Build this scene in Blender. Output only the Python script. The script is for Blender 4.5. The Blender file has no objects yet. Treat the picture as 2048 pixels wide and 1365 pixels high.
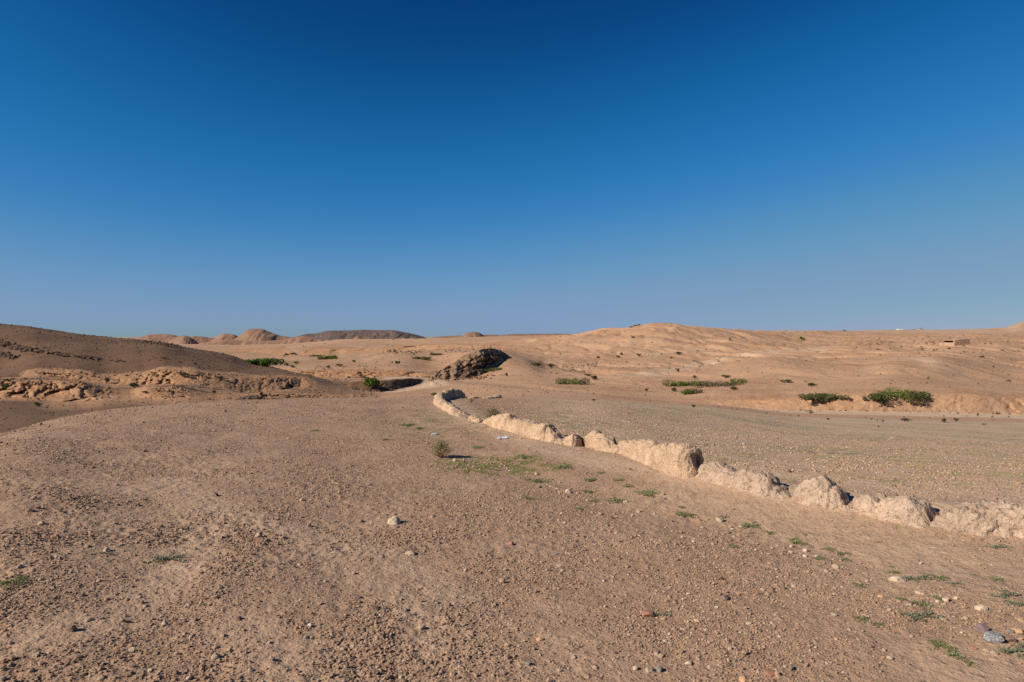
import bpy, bmesh, math, random
import numpy as np

# ------------------------------------------------------------------ camera, sky, sun, exposure
scene = bpy.context.scene
COL = scene.collection
F_PX, CX, HY, CAM_Z = 1365.0, 1024.0, 682.5, 1.7      # 24 mm lens on a 36 mm sensor, level horizon
cam_data = bpy.data.cameras.new('camera')
cam_data.lens = 24.0
cam_data.sensor_width = 36.0
cam_data.clip_start = 0.05
cam_data.clip_end = 60000.0
cam = bpy.data.objects.new('camera', cam_data)
cam.location = (0, 0, CAM_Z)
cam.rotation_euler = (math.radians(90), 0, 0)
COL.objects.link(cam)
scene.camera = cam

SUN_ELEV = math.radians(31)
SUN_DIR = (-math.cos(SUN_ELEV) * math.cos(math.radians(24)), -math.cos(SUN_ELEV) * math.sin(math.radians(24)), math.sin(SUN_ELEV))
world = bpy.data.worlds.new('World')
scene.world = world
world.use_nodes = True
wn = world.node_tree
wn.nodes.clear()
wout = wn.nodes.new('ShaderNodeOutputWorld')
wbg = wn.nodes.new('ShaderNodeBackground')
sky = wn.nodes.new('ShaderNodeTexSky')
sky.sky_type = 'NISHITA'
sky.sun_disc = False
sky.sun_elevation = SUN_ELEV
sky.sun_rotation = math.atan2(SUN_DIR[0], SUN_DIR[1])
sky.altitude = 900
sky.air_density = 1.0
sky.dust_density = 0.35
sky.ozone_density = 3.2
EXPOSURE = 0.35
# the deep, contrasty blue this camera recorded: one tone curve per channel over the whole sky
wpre = wn.nodes.new('ShaderNodeVectorMath'); wpre.operation = 'SCALE'; wpre.inputs['Scale'].default_value = 0.096
wcur = wn.nodes.new('ShaderNodeRGBCurve')
wpost = wn.nodes.new('ShaderNodeVectorMath'); wpost.operation = 'SCALE'; wpost.inputs['Scale'].default_value = 1.0 / (0.10 * 2 ** EXPOSURE)
CURVES = (((0, 0), (.087, .003), (.114, .008), (.181, .038), (.255, .098), (.42, .195), (.55, .222), (.65, .25), (1, .46)),
          ((0, 0), (.11, .028), (.157, .056), (.203, .112), (.309, .206), (.41, .275), (.49, .312), (.578, .330), (.65, .34), (1, .47)),
          ((0, 0), (.2, .10), (.30, .21), (.368, .325), (.45, .440), (.50, .487), (.588, .520), (.63, .515), (1, .52)))
for ch, pts in enumerate(CURVES):
    cu = wcur.mapping.curves[ch]
    cu.points[0].location = pts[0]; cu.points[1].location = pts[-1]
    for q in pts[1:-1]: cu.points.new(*q)
    for q in cu.points: q.handle_type = 'AUTO_CLAMPED'
wcur.mapping.extend = 'HORIZONTAL'
wcur.mapping.update()
wn.links.new(sky.outputs[0], wpre.inputs[0])
wn.links.new(wpre.outputs[0], wcur.inputs['Color'])
wn.links.new(wcur.outputs[0], wpost.inputs[0])
wn.links.new(wpost.outputs[0], wbg.inputs['Color'])
wbg.inputs['Strength'].default_value = 0.10
wn.links.new(wbg.outputs[0], wout.inputs[0])

sun_data = bpy.data.lights.new('sun', 'SUN')
sun_data.energy = 5.0
sun_data.angle = math.radians(0.53)
sun_data.color = (1.0, 0.90, 0.77)
sun = bpy.data.objects.new('sun', sun_data)
from mathutils import Vector
sun.rotation_euler = Vector(SUN_DIR).to_track_quat('Z', 'Y').to_euler()
COL.objects.link(sun)
scene.view_settings.view_transform = 'Standard'
scene.view_settings.look = 'None'
scene.view_settings.gamma = 1.0
scene.view_settings.exposure = EXPOSURE
scene.view_settings.use_curve_mapping = False
scene.render.engine = 'CYCLES'
scene.cycles.max_bounces = 6
scene.cycles.diffuse_bounces = 3
scene.cycles.use_denoising = False

rng = np.random.default_rng(11)
random.seed(5)

# ------------------------------------------------------------------ noise
def _h(ix, iy, iz=0, seed=0):
    n = (ix.astype(np.int64) * 374761393 + iy.astype(np.int64) * 668265263 + np.asarray(iz).astype(np.int64) * 2147483647 + seed * 144665) & 0xFFFFFFFF
    n = ((n ^ (n >> 13)) * 1274126177) & 0xFFFFFFFF
    n = ((n ^ (n >> 16)) * 2246822519) & 0xFFFFFFFF
    return (n ^ (n >> 15)) & 0xFFFF
_CT = np.cos(np.arange(65536) * (2 * math.pi / 65536)); _ST = np.sin(np.arange(65536) * (2 * math.pi / 65536))
def perlin(x, y, seed=0):
    xi = np.floor(x); yi = np.floor(y); fx = x - xi; fy = y - yi
    u = fx * fx * fx * (fx * (fx * 6 - 15) + 10); v = fy * fy * fy * (fy * (fy * 6 - 15) + 10)
    def g(a, b):
        t = _h(xi + a, yi + b, 0, seed)
        return _CT[t] * (fx - a) + _ST[t] * (fy - b)
    a = g(0, 0) * (1 - u) + g(1, 0) * u
    b = g(0, 1) * (1 - u) + g(1, 1) * u
    return (a * (1 - v) + b * v) * 1.5
def fbm(x, y, o=4, seed=0, gain=0.5):
    s = 0; a = 1.0; t = 0
    for i in range(o):
        s = s + a * perlin(x * 2 ** i + 17.3 * i, y * 2 ** i - 9.1 * i, seed + i); t += a; a *= gain
    return s / t
def ridged(x, y, o=3, seed=0):
    s = 0; a = 1.0; t = 0
    for i in range(o):
        s = s + a * (1 - np.abs(perlin(x * 2 ** i + 5.7 * i, y * 2 ** i + 3.3 * i, seed + i)) * 1.6); t += a; a *= 0.5
    return s / t
def vnoise3(x, y, z, seed=0):
    xi = np.floor(x); yi = np.floor(y); zi = np.floor(z); fx = x - xi; fy = y - yi; fz = z - zi
    fx = fx * fx * (3 - 2 * fx); fy = fy * fy * (3 - 2 * fy); fz = fz * fz * (3 - 2 * fz)
    def c(a, b, d): return _h(xi + a, yi + b, zi + d, seed) / 32768.0 - 1
    r = []
    for d in (0, 1):
        p = c(0, 0, d) * (1 - fx) + c(1, 0, d) * fx
        q = c(0, 1, d) * (1 - fx) + c(1, 1, d) * fx
        r.append(p * (1 - fy) + q * fy)
    return r[0] * (1 - fz) + r[1] * fz
def fbm3(x, y, z, o=4, seed=0):
    s = 0; a = 1.0; t = 0
    for i in range(o):
        s = s + a * vnoise3(x * 2 ** i + 1.7 * i, y * 2 ** i + 4.1 * i, z * 2 ** i - 2.3 * i, seed + i); t += a; a *= 0.5
    return s / t
def sstep(x, a, b):
    t = np.clip((x - a) / (b - a), 0, 1)
    return t * t * (3 - 2 * t)
def pchip_slopes(X, Y):
    """X, Y (..., K) increasing knots; Fritsch-Carlson slopes."""
    h = np.diff(X, axis=-1); dl = np.diff(Y, axis=-1) / h
    d = np.zeros_like(Y)
    h0, h1, a, b = h[..., :-1], h[..., 1:], dl[..., :-1], dl[..., 1:]
    w1 = 2 * h1 + h0; w2 = h1 + 2 * h0
    with np.errstate(divide='ignore', invalid='ignore'):
        m = (w1 + w2) / (w1 / a + w2 / b)
    d[..., 1:-1] = np.where(a * b > 0, m, 0)
    d[..., 0] = dl[..., 0]; d[..., -1] = dl[..., -1]
    return d
def herm(x, x0, x1, y0, y1, d0, d1):
    h = x1 - x0; t = (x - x0) / h
    return (y0 * (2 * t ** 3 - 3 * t ** 2 + 1) + h * d0 * (t ** 3 - 2 * t ** 2 + t) + y1 * (-2 * t ** 3 + 3 * t ** 2) + h * d1 * (t ** 3 - t ** 2))
def pchip1(xs, ys, x):
    xs = np.array(xs, float); ys = np.array(ys, float)
    d = pchip_slopes(xs, ys); d[0] = d[-1] = 0
    x = np.clip(x, xs[0], xs[-1])
    i = np.clip(np.searchsorted(xs, x) - 1, 0, len(xs) - 2)
    return herm(x, xs[i], xs[i + 1], ys[i], ys[i + 1], d[i], d[i + 1])

# ------------------------------------------------------------------ terrain: profile lines, each (bearing, distance, depression)
def zp(D, z): return HY + F_PX * (CAM_Z - z) / D      # depression of a point at distance D, height z
LINES = [
 ('N0', 0, [(-1500, 1.5, zp(1.5, .0)), (3500, 1.5, zp(1.5, 0))]),
 ('N1', 14, [(-1500, 3, zp(3, .02)), (0, 3, zp(3, .03)), (1000, 3, zp(3, 0)), (3500, 3, zp(3, .03))]),
 ('N2', 120, [(-1500, 5.5, zp(5.5, .1)), (0, 5.5, zp(5.5, .2)), (400, 6, zp(6, .10)), (800, 6, zp(6, .0)), (1200, 6, zp(6, -.03)), (1600, 6, zp(6, -.04)), (2048, 5.8, zp(5.8, .05)), (3500, 5.8, zp(5.8, .1))]),
 ('N3', 110, [(-1500, 7, zp(7, -.2)), (0, 8.6, zp(8.6, .26)), (200, 10, zp(10, .2)), (400, 11, zp(11, .13)), (800, 12, zp(12, .0)), (1200, 11, zp(11, -.05)), (1600, 9.5, zp(9.5, -.06)), (2048, 8.5, zp(8.5, -.02)), (3500, 8.5, zp(8.5, 0))]),
 ('N4', 90, [(-1500, 9, 1060), (0, 10.4, 880), (100, 11.6, 853), (200, 12.8, 834), (400, 15, 815.5), (600, 17.2, 808.5), (800, 18.6, 806), (900, 18.6, 810), (1200, 18, 832), (1400, 20, 852), (1600, 22, 870), (1800, 24, 880), (2048, 24, 890), (3500, 24, 930)]),
 ('E', 60, [(-1500, 11, 1040), (-300, 11.2, 920), (0, 12, 868), (100, 13.5, 841), (200, 15, 823), (300, 16.5, 811.5), (400, 18, 804.5), (512, 19.8, 800), (600, 21, 798), (700, 22.4, 796.3), (800, 23.6, 795), (870, 24.5, 794), (950, 26, 796), (1060, 28, 798), (1200, 31, 803), (1300, 37, 809), (1400, 45, 816), (1500, 52, 827), (1600, 58, 838), (1800, 62, 846), (2048, 62, 852), (3500, 62, 870)]),
 ('H', 18, [(-1500, 18, 1150), (0, 20, 925), (200, 25, 870), (400, 30, 846), (600, 35, 830), (750, 38, 815), (870, 38, 800), (1000, 40, 799.5), (1200, 42, 804.5), (1300, 48, 809.5), (1400, 55, 815), (1600, 66, 835), (1800, 70, 841), (2048, 70, 847), (3500, 70, 865)]),
 ('Ab', 24, [(-1500, 70, 830), (0, 80, 797), (60, 80, 799), (100, 80, 803), (160, 79, 806), (212, 80, 800), (300, 80, 802), (370, 80, 800), (450, 83, 802), (538, 92, 801), (600, 97, 797.5), (700, 102, 796.3), (760, 106, 795.2), (820, 90, 794), (870, 60, 797), (1000, 60, 798), (1200, 58, 802), (1300, 61, 807), (1400, 65, 812), (1600, 72, 833), (1800, 75, 838), (2048, 75, 844), (3500, 75, 862)]),
 ('At', 24, [(-1500, 78, 790), (0, 85, 763), (60, 86, 762), (100, 86, 763), (160, 86, 766), (212, 88, 781), (260, 89, 786), (300, 88, 775), (350, 88, 777), (400, 88, 788), (450, 88, 794), (538, 96, 788), (600, 100, 788.5), (700, 105, 791), (760, 109, 791.5), (820, 94, 792.7), (870, 70, 796), (1000, 70, 796), (1200, 64, 801), (1300, 67, 806), (1400, 70, 811), (1600, 76, 831.5), (1800, 79, 836.5), (2048, 79, 842.5), (3500, 79, 860)]),
 ('Cb', 22, [(-1500, 100, 775), (0, 104, 755.5), (85, 104, 753), (150, 102, 760), (220, 101, 770), (300, 101, 772), (375, 101, 767), (437, 102, 775), (512, 106, 786), (560, 110, 782), (604, 118, 776), (680, 118, 782), (750, 119, 788), (820, 110, 791), (870, 95, 793), (1000, 85, 793), (1200, 72, 800), (1300, 74, 805), (1400, 76, 810), (1600, 80, 830), (1800, 82, 835), (2048, 82, 841), (3500, 82, 858)]),
 ('Ct', 24, [(-1500, 103, 770), (0, 107, 752), (85, 107, 745.5), (150, 107, 746.5), (220, 108, 752), (280, 107, 751), (330, 107, 743), (375, 107, 745), (437, 110, 751), (512, 116, 755), (560, 120, 755), (604, 125, 756), (680, 126, 773), (750, 124, 784), (820, 118, 788.5), (870, 108, 791.5), (1000, 95, 791), (1200, 78, 799), (1300, 79, 804), (1400, 80, 809), (1600, 83, 829), (1800, 84.5, 834), (2048, 84.5, 840), (3500, 84.5, 857)]),
 ('C1', 60, [(-1500, 230, 600), (-300, 220, 628), (0, 220, 649), (50, 220, 653), (100, 220, 660), (200, 220, 673), (270, 215, 679.5), (330, 210, 686), (380, 205, 697), (450, 198, 708.5), (505, 190, 726), (560, 168, 738), (604, 150, 749), (640, 145, 756), (680, 140, 768), (750, 130, 782.5), (800, 126, 787), (870, 122, 789.5), (1000, 105, 788), (1200, 84, 798), (1300, 85, 803), (1400, 86, 808), (1600, 86, 828), (1800, 87, 833), (2048, 87, 839), (3500, 87, 856)]),
 ('H2', 6, [(-1500, 240, 640), (0, 235, 665), (450, 206, 722), (505, 198, 735), (560, 177, 748), (604, 157, 762), (680, 147, 776), (750, 138, 788), (800, 135, 789), (870, 130, 787.5), (1000, 112, 786), (1200, 90, 797.5), (1300, 89, 806), (1400, 89, 814), (1600, 89, 828), (1800, 89, 832.5), (2048, 89, 838.5), (3500, 89, 855)]),
 ('R', 8, [(-1500, 250, 640), (0, 245, 668), (450, 212, 725), (550, 183, 752), (600, 162, 770), (700, 155, 785), (780, 156, 785), (850, 156, 778), (880, 155, 774), (1000, 125, 780), (1200, 95, 796.5), (1300, 93, 808), (1400, 93, 818), (1500, 92, 825), (1600, 91, 829), (1800, 91, 832), (2048, 90.5, 838), (3500, 90.5, 850)]),
 ('K1', 14, [(-1500, 260, 640), (0, 255, 670), (450, 218, 726), (550, 189, 752), (600, 168, 770), (690, 160, 782), (740, 161, 785), (770, 163, 783), (800, 170, 777), (835, 182, 768.5), (860, 188, 763.5), (900, 165, 768), (1000, 135, 775), (1200, 100, 794), (1300, 96, 806), (1400, 95, 817), (1600, 93.5, 826.5), (1800, 94, 829), (2048, 93.5, 834), (3500, 93.5, 845)]),
 ('K2', 14, [(-1500, 266, 640), (0, 262, 670), (450, 224, 726), (550, 196, 748), (600, 175, 762), (660, 165, 763), (690, 164, 765.5), (740, 166, 763), (770, 170, 761), (800, 176, 758.5), (835, 187, 756.5), (850, 190, 762), (900, 172, 766), (1000, 140, 773), (1200, 105, 792), (1300, 99, 804), (1400, 97, 815), (1600, 95, 825), (1800, 96, 827), (2048, 95, 832), (3500, 95, 843)]),
 ('FB', 16, [(-1500, 275, 640), (0, 270, 670), (450, 230, 727), (550, 215, 746), (600, 200, 753), (700, 200, 756), (800, 200, 755), (860, 198, 757), (900, 190, 762), (1000, 160, 770), (1200, 120, 790), (1300, 110, 799), (1400, 105, 810), (1500, 102, 819), (1600, 100, 821.5), (1750, 98, 823.5), (1850, 98, 825), (1950, 97, 828), (2048, 97, 829), (3500, 97, 838)]),
 ('FT', 26, [(-1500, 280, 638), (0, 275, 668), (450, 236, 722), (550, 221, 738), (600, 204.5, 742), (700, 204.5, 741), (800, 204.5, 743), (860, 203, 748), (900, 200, 757), (1000, 175, 762), (1200, 130, 783), (1300, 116, 795), (1400, 109, 801), (1500, 105, 799), (1600, 103, 793), (1680, 102, 787), (1750, 101, 785), (1850, 101, 787), (1950, 100.5, 788), (2048, 100.5, 795), (3500, 100.5, 800)]),
 ('M1', 30, [(-1500, 300, 635), (0, 300, 668), (450, 290, 712), (550, 270, 722), (600, 260, 727), (700, 250, 727), (800, 250, 729), (860, 250, 737), (950, 222, 739), (1000, 208, 738), (1040, 198, 743), (1100, 180, 756), (1200, 165, 766), (1350, 150, 771), (1500, 140, 768), (1650, 135, 764), (1800, 130, 758), (2048, 130, 768), (3500, 130, 765)]),
 ('M2', 40, [(-1500, 380, 635), (0, 380, 668), (450, 350, 703), (550, 340, 710), (600, 335, 711), (640, 335, 713), (700, 335, 707), (800, 330, 703), (900, 320, 704), (960, 270, 707), (1000, 250, 708), (1040, 242, 716), (1100, 240, 733), (1200, 225, 737), (1350, 212, 738), (1420, 205, 735), (1500, 200, 720), (1560, 195, 716), (1640, 192, 722), (1720, 185, 722), (1800, 180, 712), (1860, 180, 712), (1950, 190, 722), (2048, 200, 730), (3500, 200, 730)]),
 ('M2h', 10, [(-1500, 420, 635), (0, 420, 669), (450, 400, 706), (550, 400, 713), (600, 400, 714), (700, 400, 711), (800, 395, 706), (900, 380, 701), (960, 330, 702), (1000, 300, 701), (1040, 290, 708), (1100, 280, 718), (1200, 260, 724), (1350, 245, 726), (1420, 240, 722), (1500, 235, 714.5), (1560, 230, 713), (1640, 230, 718), (1720, 220, 715), (1800, 210, 711.5), (1860, 210, 711), (1950, 215, 715), (2048, 225, 720), (3500, 225, 720)]),
 ('BB', 20, [(-1500, 470, 635), (0, 470, 669), (450, 440, 706), (600, 440, 711.5), (700, 440, 709), (800, 440, 704), (900, 420, 698), (1000, 385, 697), (1100, 320, 705), (1200, 295, 710), (1350, 275, 711), (1420, 270, 706), (1550, 265, 703), (1640, 262, 706), (1700, 260, 703), (1800, 262, 700), (1900, 265, 699), (2048, 275, 703), (3500, 275, 700)]),
 ('BT', 18, [(-1500, 480, 634), (0, 485, 669), (450, 452, 699), (600, 453, 698), (700, 452, 696), (800, 452, 693), (900, 435, 689), (1000, 410, 690), (1100, 345, 694), (1200, 325, 694), (1350, 305, 690), (1450, 300, 688), (1550, 300, 690), (1650, 300, 694), (1750, 300, 693), (1900, 305, 688), (2048, 310, 692), (3500, 310, 690)]),
 ('S1', 22, [(-1500, 540, 634), (0, 540, 669), (450, 530, 697), (600, 530, 692), (700, 520, 690), (800, 510, 690.5), (900, 490, 687.5), (1000, 450, 686), (1100, 400, 682), (1200, 375, 672), (1320, 355, 663), (1400, 360, 668), (1550, 380, 676), (1650, 400, 677), (1750, 420, 672), (1900, 420, 674), (2048, 420, 677), (3500, 420, 670)]),
 ('C2', 30, [(-1500, 600, 630), (0, 620, 669), (450, 650, 693), (600, 650, 689), (700, 640, 685.5), (800, 600, 688), (900, 540, 684.5), (1000, 490, 680.5), (1050, 470, 676), (1100, 450, 670.5), (1130, 440, 666), (1160, 430, 663), (1200, 420, 657), (1260, 410, 651), (1310, 402, 648), (1350, 405, 648.5), (1380, 412, 651), (1450, 430, 655.5), (1550, 470, 659.5), (1640, 510, 662.5), (1720, 540, 665), (1800, 560, 667), (1900, 560, 668.5), (2048, 560, 667), (3500, 560, 660)]),
 ('C2h', 10, [(-1500, 700, 632), (0, 720, 671), (450, 760, 693.5), (600, 760, 690.5), (700, 740, 685), (800, 700, 687), (900, 640, 684), (1000, 600, 682), (1100, 560, 675), (1200, 540, 670), (1320, 520, 668), (1450, 540, 668), (1550, 570, 666), (1640, 620, 664), (1720, 640, 665), (1800, 660, 666), (1900, 660, 667), (2048, 660, 665), (3500, 660, 660)]),
 ('P1', 22, [(-1500, 1000, 660), (0, 1000, 676), (380, 1000, 691), (450, 1000, 691), (560, 1000, 690), (630, 1000, 685), (700, 1000, 681), (800, 1000, 680), (870, 1000, 678.5), (1000, 950, 677), (1100, 900, 674), (1320, 800, 668), (1550, 850, 662), (1640, 880, 661.5), (1720, 900, 662), (1800, 940, 661), (1850, 950, 660.5), (1950, 950, 658), (2010, 950, 655), (2048, 950, 643), (2200, 950, 620), (3500, 950, 610)]),
 ('P2', 14, [(-1500, 2500, 672), (0, 2500, 677), (300, 2500, 680), (400, 2500, 685), (560, 2500, 684), (640, 2500, 680), (700, 2500, 678), (850, 2500, 677), (900, 2500, 675.5), (1100, 2500, 671), (1320, 2500, 668), (1640, 2500, 664), (1800, 2300, 660), (2048, 2300, 662), (3500, 2300, 665)]),
 ('P3', 8, [(-1500, 9000, 676), (0, 9000, 675), (900, 9000, 674.5), (1110, 9000, 670), (1320, 9000, 668), (1800, 9000, 664), (2048, 9000, 664), (3500, 9000, 668)]),
]
LN = {n: i for i, (n, _, _) in enumerate(LINES)}
K = len(LINES)
px_cols = np.unique(np.concatenate([np.linspace(-1500, -62, 34), np.arange(-60, 2109, 2.25), np.linspace(2112, 3500, 34)]))
NC = len(px_cols)
LD = np.zeros((NC, K)); PY = np.zeros((NC, K))
for k, (n, _, pts) in enumerate(LINES):
    xs = [p[0] for p in pts]
    LD[:, k] = pchip1(xs, [math.log(p[1]) for p in pts], px_cols)
    PY[:, k] = pchip1(xs, [p[2] for p in pts], px_cols)
LD[:, 0] = math.log(1.5)
def win(a, b, e=40): return sstep(px_cols, a - e, a) * (1 - sstep(px_cols, b, b + e))
def cut(kt, seed, w, jit=1.2):
    PY[:, LN[kt]] += jit * fbm(px_cols / 22.0, px_cols * 0, 4, seed + 5) * w
cut('K2', 33, win(690, 838, 10), 1.4)
cut('FT', 41, win(590, 870, 20), 1.0)
cut('FT', 51, win(1430, 2300, 60), 0.8)
cut('At', 3, win(-200, 800, 60), 0.8)
for k in range(1, K):
    LD[:, k] = np.maximum(LD[:, k], LD[:, k - 1] + 0.002)
U = -np.exp(-LD)
PS = pchip_slopes(U, PY)
# metre-scale lie of the land that follows the old wall and the little drainage line beside it
WALL_LINE = np.array([(-1.75, 20.2), (-1.35, 16.2), (-0.55, 14.0), (0.75, 10.9), (2.1, 8.6), (2.7, 7.8), (3.35, 7.1), (3.9, 6.6), (4.6, 6.1), (7.5, 4.6)])
def seg_dist(X, Y, P):
    best = np.full(np.shape(X), 1e9); side = np.zeros(np.shape(X)); tt = np.zeros(np.shape(X))
    for i in range(len(P) - 1):
        ax, ay = P[i]; bx, by = P[i + 1]; dx, dy = bx - ax, by - ay; L2 = dx * dx + dy * dy
        t = np.clip(((X - ax) * dx + (Y - ay) * dy) / L2, 0, 1)
        d = np.hypot(X - ax - t * dx, Y - ay - t * dy)
        c = (dx * (Y - ay) - dy * (X - ax))
        m = d < best
        best = np.where(m, d, best); side = np.where(m, np.sign(c), side); tt = np.where(m, i + t, tt)
    return best, side, tt
def detail(X, Y):
    D = np.maximum(np.abs(Y), 1.0)
    near = 1 - sstep(D, 25, 60)
    z = near * (0.030 * fbm(X / 1.7, Y / 1.7, 3, 101) + 0.012 * fbm(X / 0.42, Y / 0.42, 3, 111) * (1 - sstep(D, 12, 26)))
    m = D < 13
    if np.any(m):
        fine = np.zeros_like(D)
        xm, ym = X[m], Y[m]
        rough = sstep(fbm(xm / 1.3, ym / 1.3, 3, 131), -0.25, 0.35) * (0.35 + 0.65 * (1 - sstep(xm, -1.5, 1.5)))
        fine[m] = (0.006 + 0.011 * rough) * fbm(xm / 0.09, ym / 0.09, 3, 121) * (1 - sstep(D[m], 7, 13)) + 0.02 * rough * np.abs(fbm(xm / 0.3, ym / 0.3, 2, 141)) * (1 - sstep(D[m], 8, 13))
        z = z + fine
    w, side, tt = seg_dist(X, Y, WALL_LINE)
    lift = 0.04 + 0.10 * sstep(tt, 3.5, 4.6)
    z = z + near * (lift * np.exp(-(w / 0.55) ** 2) - 0.04 * np.exp(-((w - 1.5) / 0.5) ** 2) * (side < 0))
    far = sstep(D, 45, 150)
    z = z + far * (0.42 * fbm(X / 20, Y / 26, 4, 151) + 0.13 * fbm(X / 4.0, Y / 5.0, 3, 161))
    hl = sstep(D, 115, 150) * (1 - sstep(D, 520, 700)) * sstep(X, -6, 30)
    qx = X + 8 * fbm(X / 35, Y / 35, 3, 173); qy = Y + 8 * fbm(X / 35, Y / 35, 3, 174)
    rr = ridged((qx * 0.93 + qy * 0.36) / 34, (qy * 0.93 - qx * 0.36) / 95, 3, 183)
    hl2 = hl * (0.45 + 0.55 * sstep(D, 150, 260))
    z = z + hl2 * (-3.2 * np.clip(rr - 0.5, 0, 1) ** 1.2 * 1.6 + 1.5 * fbm(qx / 44 + 3, qy / 70, 2, 186) + 0.22 * fbm(qx / 12, qy / 26, 4, 185) - 0.55 * np.clip(ridged(qx / 11, qy / 24, 2, 187) - 0.62, 0, 1) * 2)
    f2 = sstep(D, 200, 330)
    wx = X + 14 * fbm(X / 60, Y / 60, 2, 171); wy = Y + 14 * fbm(X / 60, Y / 60, 2, 172)
    z = z + f2 * (-1.5 * np.clip(ridged(wx / 46, wy / 110, 3, 181) - 0.5, 0, 1) * (0.4 + 0.6 * sstep(X, -40, 60)) + 0.5 * fbm(X / 30, Y / 50, 4, 191))
    f3 = sstep(D, 600, 1500)
    z = z + f3 * 1.4 * fbm(X / 160, Y / 260, 4, 195)
    return z
# the ground's grid: one column per bearing, rows crowded where the land breaks
rows_k, rows_t = [], []
for k in range(1, K):
    n = LINES[k][1]
    for i in range(n):
        rows_k.append(k - 1); rows_t.append(i / n)
rows_k.append(K - 2); rows_t.append(1.0)
rows_k = np.array(rows_k); rows_t = np.array(rows_t)
ld = LD[:, rows_k] * (1 - rows_t) + LD[:, rows_k + 1] * rows_t
Dg = np.exp(ld)
PYg = herm(-1 / Dg, U[:, rows_k], U[:, rows_k + 1], PY[:, rows_k], PY[:, rows_k + 1], PS[:, rows_k], PS[:, rows_k + 1])
Xg = (px_cols[:, None] - CX) / F_PX * Dg
Zg = CAM_Z - (PYg - HY) / F_PX * Dg
# gullies: the banks are cut back into the land, deepest at their foot, closing a few metres behind the brink
def gullies(kb, kt, lam, amp, seed, w, tail, sharp=1.5, thr=0.45):
    c = np.nonzero(w > 1e-4)[0]; c0, c1 = c[0], c[-1] + 1
    db_, dt_ = np.exp(LD[c0:c1, LN[kb]]), np.exp(LD[c0:c1, LN[kt]])
    on = (Dg[c0:c1] > db_[:, None] - 12) & (Dg[c0:c1] < dt_[:, None] + tail * 5)
    ci, ri = np.nonzero(on)
    D = Dg[c0:c1][ci, ri]; db = db_[ci]; dt = dt_[ci]
    h = np.clip((D - db) / (dt - db), 0, 1)
    A0 = (px_cols[c0:c1] / F_PX)[ci] * db
    X = A0 + lam * 0.35 * fbm(A0 / lam / 2, h * 0.6, 2, seed + 1)
    vary = np.clip(0.30 + 1.5 * fbm(A0 / (lam * 3.1), A0 * 0 + 2, 3, seed + 2), 0.0, 1.4)
    X = X + lam * 0.5 * fbm(A0 / lam, h * 2.2, 3, seed + 4)
    r = ridged(X / lam, h * 0.8 + 0.37, 3, seed)
    n = amp * vary * np.clip((r - thr) * 2.0, 0, 1) ** sharp * (1 - 0.55 * h) + 0.20 * min(amp, 2.2) * fbm(X / lam * 3, h * 3.5, 4, seed + 9)
    fall = np.where(D > dt, np.exp(-np.clip(D - dt, 0, None) / tail), 1) * np.exp(-np.clip(db - D, 0, None) / 3.0)
    nd_ = D + n * fall * w[c0:c1][ci]
    Xg[c0 + ci, ri] *= nd_ / D
    Dg[c0 + ci, ri] = nd_
gullies('Ab', 'At', 4.6, 4.5, 3, win(-200, 800, 60), 5)
gullies('Ab', 'At', 1.7, 1.6, 5, win(-200, 800, 60), 3)
gullies('Cb', 'Ct', 1.5, 1.8, 25, win(90, 612, 30), 3)
gullies('Cb', 'Ct', 3.4, 6.0, 21, win(90, 612, 30), 5)
gullies('K1', 'K2', 4.0, 3.0, 33, win(690, 838, 10), 5)
gullies('FB', 'FT', 5.5, 4.2, 41, win(590, 870, 20), 5)
gullies('FB', 'FT', 5.0, 1.1, 51, win(1450, 2300, 60), 4, 1.2)
gullies('FB', 'FT', 1.3, 0.45, 55, win(1450, 2300, 60), 2, 1.2)
gullies('FB', 'FT', 2.0, 1.6, 57, win(590, 870, 20), 3)
gullies('BB', 'BT', 24, 9, 61, win(430, 1000, 60), 12, 1.0)
Zg = Zg + detail(Xg, Dg)
def terrain_z(X, Y, fine=True):
    X = np.atleast_1d(np.asarray(X, float)); Y = np.atleast_1d(np.asarray(Y, float))
    Yc = np.maximum(Y, 1.6)
    px = np.clip(CX + F_PX * X / Yc, px_cols[0], px_cols[-1] - 1e-6)
    j = np.clip(np.searchsorted(px_cols, px) - 1, 0, NC - 2)
    t = (px - px_cols[j]) / (px_cols[j + 1] - px_cols[j])
    u = -1 / np.clip(Yc, 1.51, 8990)
    out = 0
    for jj, w in ((j, 1 - t), (j + 1, t)):
        Uj = U[jj]
        k = np.clip((Uj <= u[:, None]).sum(1) - 1, 0, K - 2)
        a = np.arange(len(u))
        v = herm(u, Uj[a, k], Uj[a, k + 1], PY[jj, k], PY[jj, k + 1], PS[jj, k], PS[jj, k + 1])
        out = out + w * v
    return CAM_Z - (out - HY) / F_PX * Yc + (detail(X, Yc) if fine else 0)
def ground_at(px, py, dmin=3.0, dmax=8000.0):
    """first point of the ground met along a sight line"""
    Ds = np.exp(np.linspace(math.log(dmin), math.log(dmax), 420))
    X = (px - CX) / F_PX * Ds
    hit = np.nonzero(terrain_z(X, Ds, False) >= CAM_Z - (py - HY) / F_PX * Ds)[0]
    d0 = Ds[hit[0]] if len(hit) else Ds[int(np.argmin(CAM_Z - (py - HY) / F_PX * Ds - terrain_z(X, Ds, False)))]
    Ds = np.exp(np.linspace(math.log(max(dmin, d0 * 0.90)), math.log(d0 * 1.12), 90))
    X = (px - CX) / F_PX * Ds
    zt = terrain_z(X, Ds)
    zr = CAM_Z - (py - HY) / F_PX * Ds
    hit = np.nonzero(zt >= zr)[0]
    i = hit[0] if len(hit) else int(np.argmin(zr - zt))
    return float(X[i]), float(Ds[i]), float(zt[i])
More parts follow.
